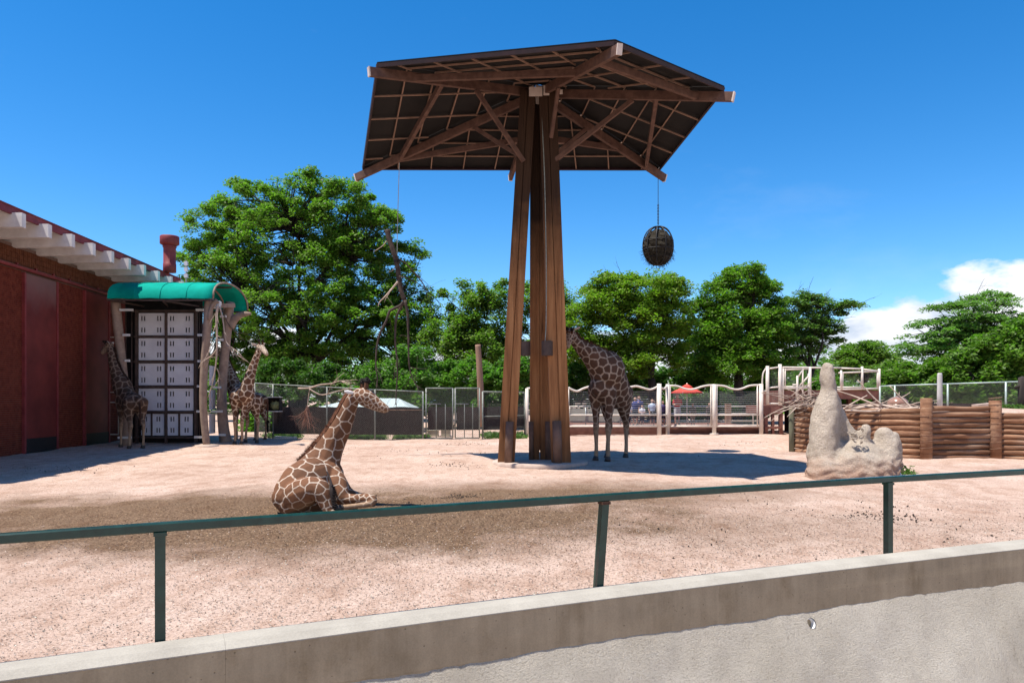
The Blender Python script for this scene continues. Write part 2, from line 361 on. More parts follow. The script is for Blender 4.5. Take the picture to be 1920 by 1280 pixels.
def mat_termite():
    m = Mat('mud_render', .97, spec=.08)
    c = m.ramp(m.noise(2.2, 8, .6), [(.3, (.50, .415, .33)), (.7, (.63, .54, .445))])
    s = m.n('ShaderNodeSeparateXYZ'); m.l(m.co, s.inputs[0])
    lo = m.n('ShaderNodeMapRange'); m.l(m.math('ADD', s.outputs[2], m.math('MULTIPLY', m.noise(4, 5, .6), .7)), lo.inputs[0])
    lo.inputs['From Min'].default_value = .95; lo.inputs['From Max'].default_value = .45
    c = m.mix(m.math('MULTIPLY', lo.outputs[0], .7), c, (.42, .235, .16))
    c = m.mix(.6, c, m.ramp(m.noise(28, 5, .75), [(.38, (.62, .58, .54)), (.58, (1, 1, 1))]), 'MULTIPLY')
    m.colour(c); h = m.math('ADD', m.noise(17, 6, .7), m.math('MULTIPLY', m.noise(50, 4, .7), .5)); m.bump(h, .9, .09); return m.m
def mat_tone(name, rough=.85, bump=.2, bs=60, trans=0.0, spec=.25, stretch=(1, 1, 1), dust=0):
    """takes the thing's own colouring from its tone attribute"""
    m = Mat(name, rough, spec=spec); m.colour(m.attr())
    if bump: m.bump(m.noise(bs, 4, .6, stretch), bump, .01)
    if dust: m.colour(m.mix(dust, m.mix(.75, m.attr(), m.ramp(m.noise(9, 7, .7), [(.3, (.68, .68, .70)), (.65, (1.12, 1.1, 1.08))]), 'MULTIPLY'), m.ramp(m.noise(130, 3, .7), [(.3, (.12, .07, .045)), (.7, (.34, .24, .17))])))
    if trans:
        o = m.t.nodes['Material Output']; mx = m.n('ShaderNodeMixShader'); tr = m.n('ShaderNodeBsdfTranslucent')
        m.l(m.mix(1., m.attr(), (1.0, 1.4, .5), 'MULTIPLY'), tr.inputs[0]); mx.inputs[0].default_value = trans
        m.l(m.b.outputs[0], mx.inputs[1]); m.l(tr.outputs[0], mx.inputs[2]); m.l(mx.outputs[0], o.inputs[0])
    return m.m
def mat_door():
    m = Mat('pale_top_red_door', .55); c = m.ramp(m.noise(.9, 6, .6), [(.35, (.10, .013, .011)), (.65, (.18, .028, .022))]); s = m.n('ShaderNodeSeparateXYZ'); m.l(m.co, s.inputs[0])
    k = m.n('ShaderNodeMapRange'); m.l(m.math('ADD', s.outputs[2], m.math('MULTIPLY', m.noise(1.1, 5, .6), 1.4)), k.inputs[0]); k.inputs['From Min'].default_value = 5.4; k.inputs['From Max'].default_value = 6.3
    m.colour(m.mix(m.math('MULTIPLY', k.outputs[0], .65), c, (.20, .115, .10))); m.bump(m.noise(30, 4, .6), .12, .004); return m.m  # colour turns paler and greyer towards the top
MT['door_pale_top'] = mat_door()
MT['ground'] = mat_ground()
MT['wall_face'] = mat_concrete('cast_concrete', (.40, .325, .222), (.29, .235, .16), True, .35, True)
MT['wall_top'] = mat_concrete('weathered_concrete_top', (.42, .385, .325), (.31, .28, .235), False, .4)
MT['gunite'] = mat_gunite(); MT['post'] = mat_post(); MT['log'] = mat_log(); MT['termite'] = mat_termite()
MT['brick'] = mat_brick('red_brick', (.10, .020, .013), (.20, .047, .028))
MT['brick_band'] = mat_brick('brown_brick', (.085, .030, .017), (.15, .056, .030))
MT['mortar'] = simple('mortar', (.14, .09, .075), (.20, .14, .115), 20, .95, .2)
MT['giraffe'] = mat_tone('giraffe_coat', .8, .3, 120, spec=.2, dust=.13)
MT['mane'] = mat_tone('giraffe_mane', .85, .3, 90)
MT['leaf'] = mat_tone('leaf', .5, 0, 1, .5, spec=.35)
MT['grass'] = mat_tone('weed_leaf', .6, 0, 1, .3)
MT['cloth'] = mat_tone('cloth', .85, .15, 50)
MT['chip'] = mat_tone('wood_chip', .9, 0)

# ------------------------------------------------------------------ ground
WP = np.polyfit([-3.73, -2.81, .85, 4.6, 6.85], [5.38, 5.85, 7.46, 9.06, 9.9], 2)
def wy(X):                                   # rear edge of the low concrete wall
    X = np.asarray(X, float)
    e0, e1 = -6.0, 8.5
    s0 = 2 * WP[0] * e0 + WP[1]; s1 = 2 * WP[0] * e1 + WP[1]
    return np.where(X < e0, np.polyval(WP, e0) + s0 * (X - e0), np.where(X > e1, np.polyval(WP, e1) + s1 * (X - e1), np.polyval(WP, X)))
def build_ground():
    rng = np.random.default_rng(4)
    xs = np.concatenate([[-1500, -600, -250, -120, -70, -45], np.arange(-30, 30.1, .25), [45, 70, 120, 250, 600, 1500]])
    ts = np.concatenate([np.arange(0, 34, .25), [36, 40, 46, 54, 70, 100, 160, 300, 700, 2500]])
    V = []
    for t in ts:
        for x in xs:
            X = x; y0 = float(wy(np.clip(x, -30, 30)))
            Y = y0 + t; z = GS * min(Y, 60)
            if t > .6 and abs(x) < 29 and t < 33:
                z += .022 * math.sin(1.3 * x + .7 * Y) * math.sin(.9 * Y - .4 * x) + .014 * math.sin(3.1 * x + 1.1) * math.sin(2.7 * Y) + rng.normal(0, .004)
            V.append((X, Y, z))
    n = len(xs); f = [(i * n + j, i * n + j + 1, (i + 1) * n + j + 1, (i + 1) * n + j) for i in range(len(ts) - 1) for j in range(n - 1)]
    mb = MB().add(V, f); single('ground', mb, MT['ground'], (0, 0, 0), kind='structure', smooth=True)
build_ground()

# ------------------------------------------------------------------ low concrete wall with cast sections, bank and weep pipe
WALL_W, WALL_H = .30, .43
def build_wall():
    root = thing('concrete_wall', 'low grey cast concrete wall curving under the green railing', 'wall', gp(0, float(wy(0))))
    joints = [-14, -8.2, -5.2, -2.36, .3, 2.05, 3.68, 6.1, 9.2, 12, 18]
    def off(X, d):
        y = float(wy(X)); s = (float(wy(X + .01)) - y) / .01; nn = V3(s, -1, 0) / math.hypot(s, 1); return V3(X, y, 0) + nn * d
    for a, b in zip(joints[:-1], joints[1:]):
        mb = MB(); cap = MB(); st = np.linspace(a + .0006, b - .0006, 9); V = []; C = []
        for X in st:
            zt = GS * float(wy(X)) + .035
            for (d, z) in ((.003, -.9), (.003, -.054), (WALL_W, -.054), (WALL_W + .004, -.26), (WALL_W + .002, -WALL_H), (WALL_W - .02, -.9)):
                p = off(X, d); V.append((p[0], p[1], zt + z))
            for (d, z) in ((0, -.052), (0, -.004), (.012, 0), (WALL_W - .075, .0), (WALL_W + .003, -.042), (WALL_W + .003, -.052)):
                p = off(X, d); C.append((p[0], p[1], zt + z))
        for (M, W) in ((mb, V), (cap, C)):
            n = 6
            f = [(i * n + j, (i + 1) * n + j, (i + 1) * n + (j + 1) % n, i * n + (j + 1) % n) for i in range(len(st) - 1) for j in range(n)]
            f += [tuple(range(n)), tuple((len(st) - 1) * n + j for j in range(n))[::-1]]
            M.add(W, f)
        s = part('wall_section', mb, MT['wall_face'], root); part('coping', cap, MT['wall_top'], s)
    # bank: steep rough slope running down from the foot of the wall into the moat
    hole = None; mb = MB(); rng = np.random.default_rng(8)
    pw = P(1545, 1163, 6.95) + V3(.24, 0, 0)
    xs = np.arange(-14, 18, .06); rows = [0, .08, .18, .3, .45, .62, .8, 1.0, 1.3, 1.7, 2.2, 2.8]
    V = []
    for k, r in enumerate(rows):
        for X in xs:
            zt = GS * float(wy(X)) + .035 - WALL_H + .012 * math.sin(X * 1.7) + .006 * math.sin(X * 7.3) + .004 * math.sin(X * 23)
            d = WALL_W - .012 + r * .50 + min(1, r * 1.6) * (.03 * math.sin(X * 2.1 + r * 4) + .016 * math.sin(X * 9 + r * 11) + rng.normal(0, .008)) + (rng.normal(0, .003) if k else 0)
            p = off(X, d); V.append((p[0], p[1], zt - r))
    n = len(xs); V = np.array(V)
    ih = int(np.argmin(abs(xs - pw[0]))); kh = 1
    f = [(i * n + j, (i + 1) * n + j, (i + 1) * n + j + 1, i * n + j + 1) for i in range(len(rows) - 1) for j in range(n - 1)
         if not (i == kh and j in (ih, ih - 1))]
    mb.add(V, f)
    ring = [(kh, ih - 1), (kh, ih), (kh, ih + 1), (kh + 1, ih + 1), (kh + 1, ih), (kh + 1, ih - 1)]
    rp = np.array([V[a * n + b] for a, b in ring]); c = rp.mean(0)
    e1 = unit(V[kh * n + ih + 1] - V[kh * n + ih - 1]); nn = unit(np.cross(e1, V[(kh + 1) * n + ih] - V[kh * n + ih])); nn = nn if nn[1] < 0 else -nn
    e2 = np.cross(nn, e1)
    m12 = 18; ang = np.arange(m12) * 2 * np.pi / m12
    circ = c + .060 * (np.cos(ang)[:, None] * e1 + np.sin(ang)[:, None] * e2)
    # bridge the hole outline to the circle
    dens = []
    for a in range(6):
        for t in (0, 1 / 3, 2 / 3): dens.append(rp[a] * (1 - t) + rp[(a + 1) % 6] * t)
    dens = np.array(dens); da = np.arctan2((dens - c) @ e2, (dens - c) @ e1); dens = dens[np.argsort(da)]
    ca = np.arctan2((circ - c) @ e2, (circ - c) @ e1); circ = circ[np.argsort(ca)]
    mb.add(np.vstack([dens, circ]), [(i, (i + 1) % m12, m12 + (i + 1) % m12, m12 + i) for i in range(m12)])
    single('sloped_bank', mb, MT['gunite'], (0, 0, 0), kind='structure', smooth=True)
    pipe = MB(); R1, R0 = .060, .053; W = []
    for (r, dd) in ((R1, -.012), (R0, -.012), (R0, -.45), (R1, -.45)):
        W.append(c + nn * dd + r * (np.cos(ang)[:, None] * e1 + np.sin(ang)[:, None] * e2))
    fb = [(i * m12 + j, i * m12 + (j + 1) % m12, ((i + 1) % 4) * m12 + (j + 1) % m12, ((i + 1) % 4) * m12 + j) for i in range(4) for j in range(m12)]
    pipe.add(np.vstack(W), fb); pipe.add(c - nn * .449 + .058 * (np.cos(ang)[:, None] * e1 + np.sin(ang)[:, None] * e2), [tuple(range(m12))])
    single('drain_pipe', pipe, simple('white_plastic_pipe', (.7, .7, .7), (.8, .8, .8), 5, .5, 0), c, 'short white drain pipe opening in the rough bank below the wall', 'pipe')
    # dry moat floor on the visitors' side
    mo = MB(); mo.add([(-80, -60, -1.9), (80, -60, -1.9), (80, 60, -1.9), (-80, 60, -1.9)], [(0, 1, 2, 3)])
    V = []; xs = np.linspace(-40, 40, 60)
    mo = MB(); mo.add([(x, y, -2.0) for x in xs for y in (-60, float(wy(np.clip(x, -30, 30))) - .2)], [(2 * i, 2 * i + 2, 2 * i + 3, 2 * i + 1) for i in range(59)])
    single('moat_floor_path', mo, MT['conc_slab'], (0, 0, 0), kind='structure')
build_wall()

def build_railing():
    root = thing('railing', 'dark green square tube railing standing along the low concrete wall', 'railing', gp(0, float(wy(0)) + .1))
    posts = [(-10.3, 0), (-6.5, 0), (-2.80, 0.0), (.87, .070), (4.63, .0), (8.35, 0), (12.1, 0)]
    ht = .965; tops = []
    for X, lean in posts:
        Y = float(wy(X)) + .055; base = gp(X, Y) + V3(0, 0, -.12); s = (float(wy(X + .01)) - float(wy(X))) / .01; d = unit(V3(1, s, 0))
        top = gp(X + lean, Y) + V3(0, 0, ht - .075); tops.append((top, d))
        mb = MB(); mb.beam(base, top, .078, .078, up=d)
        p = part('post', mb, MT['rail_green'], root)
        w = MB(); w.beam(top + V3(0, 0, -.030), top + V3(0, 0, -.002), .098, .098, up=d); part('top_plate', w, MT['rust'] if lean else MT['rail_green'], p)
    for (a, da), (b, db) in zip(tops[:-1], tops[1:]):
        mb = MB(); d_ = unit(b - a); sd_ = unit(np.cross(d_, (0, 0, 1))); u_ = np.cross(sd_, d_); K = [(-.5, -.38), (-.38, -.5), (.38, -.5), (.5, -.38), (.5, .34), (.36, .5), (-.36, .5), (-.5, .34)]
        mb.add([o + V3(0, 0, .0375) + sd_ * x_ * .076 + u_ * y_ * .075 for o in (a, b) for x_, y_ in K], [(k, (k + 1) % 8, 8 + (k + 1) % 8, 8 + k) for k in range(8)] + [tuple(range(8))[::-1], tuple(range(8, 16))]); part('top_rail', mb, MT['rail_green'], root)
build_railing()

# ------------------------------------------------------------------ brick giraffe house
def wl(Y, off=0.0, z=0.0): return V3(-14.156 - .068 * Y + off, Y, z)
WD = unit(V3(-.068, 1, 0)); WN = unit(V3(1, .068, 0))
def build_house():
    root = thing('brick_building', 'long red brick giraffe house with white roof beams and tall red doors', 'building', gp(*wl(25)[:2]))
    def wbox(mb, y0, y1, z0, z1, o0, o1):           # box along the wall: from y0 to y1, z0 to z1, offsets o0..o1 out of the wall
        mb.hexa([wl(y0, o0, z0), wl(y0, o1, z0), wl(y1, o1, z0), wl(y1, o0, z0), wl(y0, o0, z1), wl(y0, o1, z1), wl(y1, o1, z1), wl(y1, o0, z1)])
    mb = MB(); wbox(mb, 15, 33, -.1, 6.95, -9, -.03); part('wall', mb, MT['mortar'], root)
    def bricks(y0, y1, z0, z1, mat, name='brick', L=.205, Hh=.0675, rng=np.random.default_rng(3), soldier=False):
        mb = MB(); r = 0; z = z0; 
        while z + Hh <= z1 + 1e-6:
            y = y0 - (.1075 if r % 2 else 0)
            while y < y1 - .02:
                a, b = max(y, y0), min(y + L, y1); o = rng.normal(0, .0025)
                if b - a > .03: wbox(mb, a, b, z, z + Hh - .011, -.029, .0 + o)
                y += L + .0105
            z += Hh; r += 1
        part(name, mb, mat, root, kind='stuff')
    bricks(17.5, 23.8, .15, 6.16, MT['brick']); bricks(25.8, 27.62, .2, 6.16, MT['brick']); bricks(29.6, 32.9, .2, 6.16, MT['brick'])
    bricks(17.5, 32.9, 6.34, 6.86, MT['brick_band'], L=.10, Hh=.17)
    mb = MB(); wbox(mb, 15, 33, 6.18, 6.31, -.02, .01); part('lintel', mb, MT['brick_band'], root)
    for (a, b, lab) in ((23.8, 25.8, 'door panel pale at the top'), (27.62, 29.6, None)):
        mb = MB(); wbox(mb, a + .05, b - .05, .30, 6.10, .02, .07); d = part('door', mb, MT['door_pale_top'] if lab else MT['door_red'], root, label=lab)
        fr = MB(); wbox(fr, a, a + .09, .25, 6.12, .0, .10); wbox(fr, b - .09, b, .25, 6.12, .0, .10); part('door_frame', fr, MT['red_paint'], d)
        k = MB(); wbox(k, a + .05, b - .05, .28, .75, .072, .08); part('kick_plate', k, MT['dark_steel'], d)
    mb = MB(); mb.tube([wl(15, .10, 6.22), wl(30.6, .10, 6.22)], .055, 10); tr = part('door_track', mb, MT['red_paint'], root, smooth=True)
    for y in np.arange(18.2, 30.5, 1.05):
        b = MB(); wbox(b, y, y + .09, 6.22, 6.36, .0, .06); part('track_bracket', b, MT['red_paint'], tr)
    # roof: beams that overhang the wall, red fascia a hand's breadth inside their tips
    for k, y in enumerate(np.arange(16.8, 32.9, 1.325)):
        mb = MB(); a = wl(y, -.4, 0); b = wl(y, 1.86, 0); sd = WD * .10
        V = [a - sd + V3(0, 0, 6.82), b - sd + V3(0, 0, 6.84), b + sd + V3(0, 0, 6.84), a + sd + V3(0, 0, 6.82),
             a - sd + V3(0, 0, 7.24), b - sd + V3(0, 0, 7.24), b + sd + V3(0, 0, 7.24), a + sd + V3(0, 0, 7.24)]
        mb.hexa(V); part('roof_beam', mb, MT['white_paint'], root)
    mb = MB(); wbox(mb, 15, 33.1, 7.245, 7.29, -9, 1.50); part('roof_deck', mb, MT['white_paint'], root)
    mb = MB(); wbox(mb, 15, 33.1, 7.20, 7.40, 1.505, 1.58); part('fascia', mb, MT['red_paint'], root)
    mb = MB(); wbox(mb, 15, 33.15, 7.402, 7.44, -9, 1.60); part('roof', mb, MT['roof_red'], root)
    # red vent stack on the roof
    c = P(318, 516, 31.5); v = thing('roof_vent', 'red metal vent stack with a wide drum cap on the brick building roof', 'vent', (c[0], c[1], 7.44))
    z0 = 7.44; r = 11 * 31.5 / F; R = 17 * 31.5 / F; zt = P(0, 443, 31.5)[2]
    mb = MB().lathe([(r * 1.05, z0), (r * 1.05, z0 + .35), (r, z0 + .36), (r, zt - .36), (r * 1.15, zt - .30)], (c[0], c[1], 0), 20); st = part('stack', mb, MT['red_paint'], v, True)
    mb = MB().lathe([(r, zt - .42), (R * .97, zt - .34), (R, zt - .33), (R, zt - .03), (R * .95, zt), (.02, zt + .03)], (c[0], c[1], 0), 24); part('cap', mb, MT['red_paint'], v, True)
    mb = MB().lathe([(r + .012, z0 + 1.05), (r + .03, z0 + 1.06), (r + .03, z0 + 1.10), (r + .012, z0 + 1.11)], (c[0], c[1], 0), 20); part('band', mb, MT['red_paint'], st)
    # a pole of small pale boxes behind the roof edge
    p = P(349, 522, 33.5); t = thing('roof_pole', 'thin pole with three small white boxes behind the roof edge', 'pole', (p[0], p[1], GS * 33.5))
    mb = MB().tube([(p[0], p[1], GS * 33.5), (p[0], p[1], P(0, 488, 33.5)[2])], .03, 8); part('pole', mb, MT['galv'], t)
    for y in (494, 505, 517):
        q = P(349, y, 33.4); mb = MB().box(q, (.14, .12, .17)); part('lamp_box', mb, MT['panel_white'], t)
build_house()
# ------------------------------------------------------------------ timber shade canopy
MT['sleeve'] = simple('brown_guard_sleeve', (.11, .062, .042), (.17, .10, .07), 4, .7, .1)
def build_canopy():
    base = gp(.68, 20.75)
    root = thing('shade_canopy', 'tall dark brown timber shade canopy on three leaning posts in the middle of the yard', 'canopy', base)
    hub = P(1010, 176, 20.7)
    T = {'B': P(1161, 93, 15.6), 'C': P(1374, 182, 18.0), 'D': P(1246, 334, 22.9), 'F': P(957, 333, 23.9), 'E': P(668, 333, 22.9), 'A': P(693, 135, 18.2)}
    order = 'BCDFEA'
    # slab
    mb = MB().lathe([(1.35, -.12), (1.35, .055), (1.30, .085), (.02, .09)], (base[0] + .1, base[1], base[2]), 40); part('slab', mb, MT['conc_slab'], root, True)
    # posts: each of two laminated beams with a dark gap
    def post(b0, t0, w, dep, face, label=None):
        b0 = np.asarray(b0); t0 = np.asarray(t0)
        ax = unit(t0 - b0); fx = unit(np.cross(ax, face)); mb = MB()
        for s in (-1, 1):
            o = fx * s * (w / 4 + .008)
            mb.beam(b0 + o, t0 + o * .9, w / 2 - .016, dep, up=face, w2=w / 2 * .86, h2=dep)
        mb.beam(b0 + V3(0, 0, .3), t0, w * .7, dep * .82, up=face)
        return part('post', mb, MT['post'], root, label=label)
    up = V3(0, -1, 0)
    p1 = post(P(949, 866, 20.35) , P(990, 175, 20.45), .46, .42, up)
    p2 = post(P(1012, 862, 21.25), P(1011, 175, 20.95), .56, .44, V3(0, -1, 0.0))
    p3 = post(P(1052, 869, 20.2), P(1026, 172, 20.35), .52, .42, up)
    # steel guard sleeves at the feet, junction boxes and conduit
    for (pr, x, y0, y1, d, w) in ((p1, 956, 790, 868, 20.05, 15), (p3, 1044, 789, 868, 19.9, 17), (p2, 1028, 790, 864, 20.95, 12), (p2, 996, 790, 864, 20.95, 9)):
        a = P(x - (3 if x < 960 else -2 if x > 1040 else 0), y1, d); b = P(x, y0, d); mb = MB(); mb.tube([a, b], w / 2 * d / F, 12)
        part('guard_sleeve', mb, MT['sleeve'], pr, True)
    for (pr, x, y, d) in ((p1, 984, 653, 20.3), (p3, 1026, 653, 20.05)):
        mb = MB().lathe([(.14, -.20), (.155, -.19), (.155, .19), (.14, .20), (.01, .205)], P(x, y, d), 14); o = part('feeder_can', mb, MT['frame_brown'], pr, False)
    c = MB().tube(crspline([P(1022, 641, 19.97), P(1024, 600, 19.97), P(1024, 480, 20.05), P(1021, 330, 20.1), P(1015, 200, 20.15)], 3), .014, 6); part('conduit', c, MT['fence_pipe'], p3)
    # steel collar at the top
    mb = MB()
    for k in range(6):
        t = T[order[k]]; d = unit((t - hub) * V3(1, 1, 0)); mb.beam(hub + d * .30 + V3(0, 0, -.42), hub + d * .30 + V3(0, 0, .10), .38, .03, up=d)
    part('collar', mb, MT['tip_cap'], root)
    for (x0, x1, y0, y1) in ((992, 1017, 163, 180), (1019, 1030, 160, 178), (1043, 1055, 168, 176)):
        mb = MB(); A, B_ = P(x0, y1, 20.0), P(x1, y0, 20.0); mb.box(((A[0] + B_[0]) / 2, 20.02, (A[2] + B_[2]) / 2), (B_[0] - A[0], .03, B_[2] - A[2])); part('gusset_plate', mb, MT['tip_cap'], root)
    # beams from the collar to the six corners
    cen = {}
    for k in order:
        t = T[k]; d = unit(t - hub); mb = MB(); a = hub + d * .25; b = t
        mb.beam(a, b, .11, .22); bm = part('beam', mb, MT['canopy_wood'], root)
        w = MB(); w.beam(b + d * .0, b + d * .035, .12, .23); part('beam_cap', w, MT['tip_cap'], bm)
    def on(k, t, dz=0): return hub + (T[k] - hub) * t + V3(0, 0, dz)
    # ring members between neighbouring beams, and struts from the posts
    for (a, ta, b, tb) in (('A', .76, 'B', .56), ('B', .80, 'C', .84), ('C', .64, 'D', .84), ('D', .62, 'F', .45), ('F', .50, 'E', .76), ('E', .74, 'A', .60)):
        mb = MB(); mb.beam(on(a, ta, -.02), on(b, tb, -.02), .10, .16); part('ring_beam', mb, MT['canopy_wood'], root)
    for (s, k, t) in ((P(982, 303, 20.2), 'A', .40), (P(1042, 300, 20.15), 'C', .52), (P(1033, 258, 19.9), 'B', .30), (P(1040, 290, 20.8), 'D', .35), (P(985, 300, 20.9), 'E', .33), (P(1005, 290, 21.3), 'F', .35)):
        mb = MB(); mb.beam(s, on(k, t, -.12), .09, .11); part('strut', mb, MT['canopy_wood'], root)
    # roof: six triangular fields, each of overlapping sheets on battens
    LIFT = V3(0, 0, .20)
    for i in range(6):
        a, b = order[i], order[(i + 1) % 6]; h = hub + LIFT; ea = on(a, .96) + LIFT; eb = on(b, .96) + LIFT
        nrm = unit(np.cross(ea - h, eb - h)); nrm = nrm if nrm[2] > 0 else -nrm
        rows = 6
        for r in range(rows):
            t0, t1 = r / rows + .002, (r + 1) / rows + .012
            if r == 0: t0 = .02
            if r == rows - 1: t1 = 1.0
            q = [h + (ea - h) * t0, h + (ea - h) * t1, h + (eb - h) * t1, h + (eb - h) * t0]
            lift = nrm * (.03 + (.012 if r % 2 else 0)); th = nrm * .022
            mb = MB(); mb.hexa([x + lift for x in q] + [x + lift + th for x in q]); part('roof_sheet', mb, MT['canopy_sheet'], root)
            if r: 
                t = r / rows; p, q2 = h + (ea - h) * t, h + (eb - h) * t
                mb = MB(); mb.beam(p, q2, .032, .04, up=nrm); part('batten', mb, MT['batten'], root)
        e0, e1 = ea, eb; L_ = np.linalg.norm(e1 - e0); u = unit(e1 - e0); inw = h - (e0 + u * np.dot(h - e0, u)); ih = np.linalg.norm(inw); inw = unit(inw)
        fx = np.dot(h - e0, u)
        mb = MB(); mb.beam(e0 - nrm * .02, e1 - nrm * .02, .05, .09, up=nrm); part('edge_trim', mb, MT['trim_dark'], root)
        for s in np.arange(.55, L_ - .3, 1.02):
            depth = ih * (s / fx if s < fx else (L_ - s) / (L_ - fx)) - .12
            if depth > .35:
                p = e0 + u * s - nrm * .035; mb = MB(); mb.beam(p, p + inw * depth, .03, .035, up=nrm); part('batten', mb, MT['batten'], root)
    return on
CAN = build_canopy()

# ------------------------------------------------------------------ things hung from the canopy
def twig(mb, p, d, L, r, rng, depth=0, droop=.3, maxd=3, kids=(2, 4), wig=.25, seg=5):
    pts = [np.asarray(p, float)]; d = unit(d)
    for i in range(seg):
        d = unit(d + rng.normal(0, wig, 3) * .5 + V3(0, 0, -droop * .25)); pts.append(pts[-1] + d * L / seg)
    rad = np.linspace(r, r * .45, len(pts)); mb.tube(pts, rad, 7 if r > .03 else 5 if r > .012 else 4)
    if depth < maxd:
        for _ in range(int(rng.integers(*kids))):
            k = int(rng.integers(1, len(pts) - 1)); dd = unit(d + rng.normal(0, .75, 3) + V3(0, 0, -droop))
            twig(mb, pts[k], dd, L * rng.uniform(.4, .7), rad[k] * .55, rng, depth + 1, droop, maxd, kids, wig, seg)
def build_hung_branch():
    rng = np.random.default_rng(12); D = 23.3
    root = thing('hanging_branch', 'dead forked branch hanging on a thin cable from the canopy before the big tree', 'branch', P(744, 500, D))
    def pts(l, dd=0): return crspline([P(x, y, D + dd) for x, y in l], 4)
    def br(l, r0, r1, n=8, dd=0, mat='dead_wood', name='limb', sub=None):
        p = pts(l, dd); mb = MB().tube(p, np.linspace(r0, r1, len(p)), n)
        if sub:
            for _ in range(sub):
                k = int(rng.integers(len(p) // 4, len(p) - 1)); twig(mb, p[k], unit(p[k + 1] - p[k] if k + 1 < len(p) else p[k] - p[k - 1]) + rng.normal(0, .6, 3), rng.uniform(.3, .9), .010, rng, 1, .25, 2, (1, 3))
        part(name, mb, MT[mat], root, True)
    br([(726, 431), (729, 445), (736, 466), (744, 492), (748, 520), (752, 545), (759, 563)], .085, .075, 10, sub=1)
    br([(759, 563), (750, 573), (731, 583), (725, 600), (712, 626), (706, 655), (705, 690), (708, 708), (705, 725)], .05, .015, sub=5)
    br([(759, 563), (747, 585), (742, 605), (741, 640), (744, 670), (745, 700), (743, 735), (742, 758)], .045, .014, .06 and 8, .1, sub=5)
    br([(759, 563), (764, 585), (765, 610), (766, 640), (767, 680), (772, 705), (785, 728)], .05, .012, 8, -.12, sub=6)
    br([(744, 486), (757, 491), (776, 510), (792, 530), (802, 545), (812, 556), (830, 572)], .03, .007, 6, .2, sub=3)
    br([(748, 518), (765, 522), (790, 536), (806, 560)], .022, .006, 6, -.3, sub=3)
    br([(746, 528), (736, 540), (722, 556), (712, 566), (709, 574)], .035, .012, 7, -.2, 'dead_wood_pale', sub=1)
    br([(725, 452), (716, 462), (700, 472)], .018, .006, 6, 0, 'dead_wood_pale')
    br([(744, 498), (737, 506), (729, 510)], .016, .006, 6, 0, 'dead_wood_pale')
    mb = MB().tube([P(744.5, 492, D), P(745, 430, D), CAN('E', .745, -.15)], .011, 6); part('cable', mb, MT['galv'], root)
    mb = MB()
    for k in range(5): mb.tube([P(744, 490, D) + V3(math.cos(a) * .09, math.sin(a) * .09, -.03 + .015 * k) for a in np.linspace(0, 6.28, 10)], .012, 5, caps=False)
    part('cable_loop', mb, MT['dark_steel'], root)
build_hung_branch()
def build_basket():
    D = 24.0; c = P(1234, 461, D); R = 28.5 * D / F; Hh = 36 * D / F; rng = np.random.default_rng(5)
    root = thing('hay_basket', 'black egg-shaped iron hay basket hanging on a chain from the canopy corner', 'basket', c)
    for k in range(10):
        a = k * 2 * np.pi / 10; t = np.linspace(.0, np.pi, 17)
        sh = np.sin(t) ** .85
        p = [c + V3(math.cos(a) * R * s, math.sin(a) * R * s, Hh * math.cos(q)) for q, s in zip(t, sh)]
        mb = MB().tube(p, .022, 6); part('rib', mb, MT['dark_steel'], root, True)
    for z in (-.62, -.2, .25):
        r = R * math.sqrt(1 - z * z) * 1.01; mb = MB().tube([c + V3(math.cos(a) * r, math.sin(a) * r, Hh * z) for a in np.linspace(0, 2 * np.pi, 25)], .016, 6, caps=False); part('hoop', mb, MT['dark_steel'], root, True)
    hb = MB().ball(c + V3(0, 0, -.06 * Hh), 1, (R * .97, R * .97, Hh * .91), 24, 16)
    v = hb.verts(); hb.v = [v + rng.normal(0, .02, v.shape)]
    for _ in range(900):
        d = unit(rng.normal(0, 1, 3)); 
        if d[2] > .55: continue
        p = c + V3(0, 0, -.12 * Hh) + d * V3(R * .9, R * .9, Hh * .8); L = rng.uniform(.03, .13) * (1.9 if d[2] < -.1 else .8); q = p + unit(d + rng.normal(0, .8, 3) + V3(0, 0, -.4)) * L
        hb.beam(p, q, .009, .005)
    part('hay', hb, MT['hay_dark'], root)
    top = c + V3(0, 0, Hh); n = 14; zc = P(1233, 384, D)[2]
    for k in range(n):
        z = top[2] + .05 + (zc - top[2] - .05) * (k + .5) / n; h = (zc - top[2]) / n * .72; ax = V3(1, 0, 0) if k % 2 else V3(0, 1, 0)
        p = [V3(top[0], top[1], z) + ax * .022 * math.cos(a) + V3(0, 0, h * math.sin(a)) for a in np.linspace(0, 2 * np.pi, 11)]
        mb = MB().tube(p, .008, 5, caps=False); part('chain_link', mb, MT['dark_steel'], root, True)
    mb = MB().tube([V3(top[0], top[1], zc - .02), V3(top[0], top[1], P(1233, 325, D)[2])], .010, 6); part('cable', mb, MT['dark_steel'], root)
build_basket()

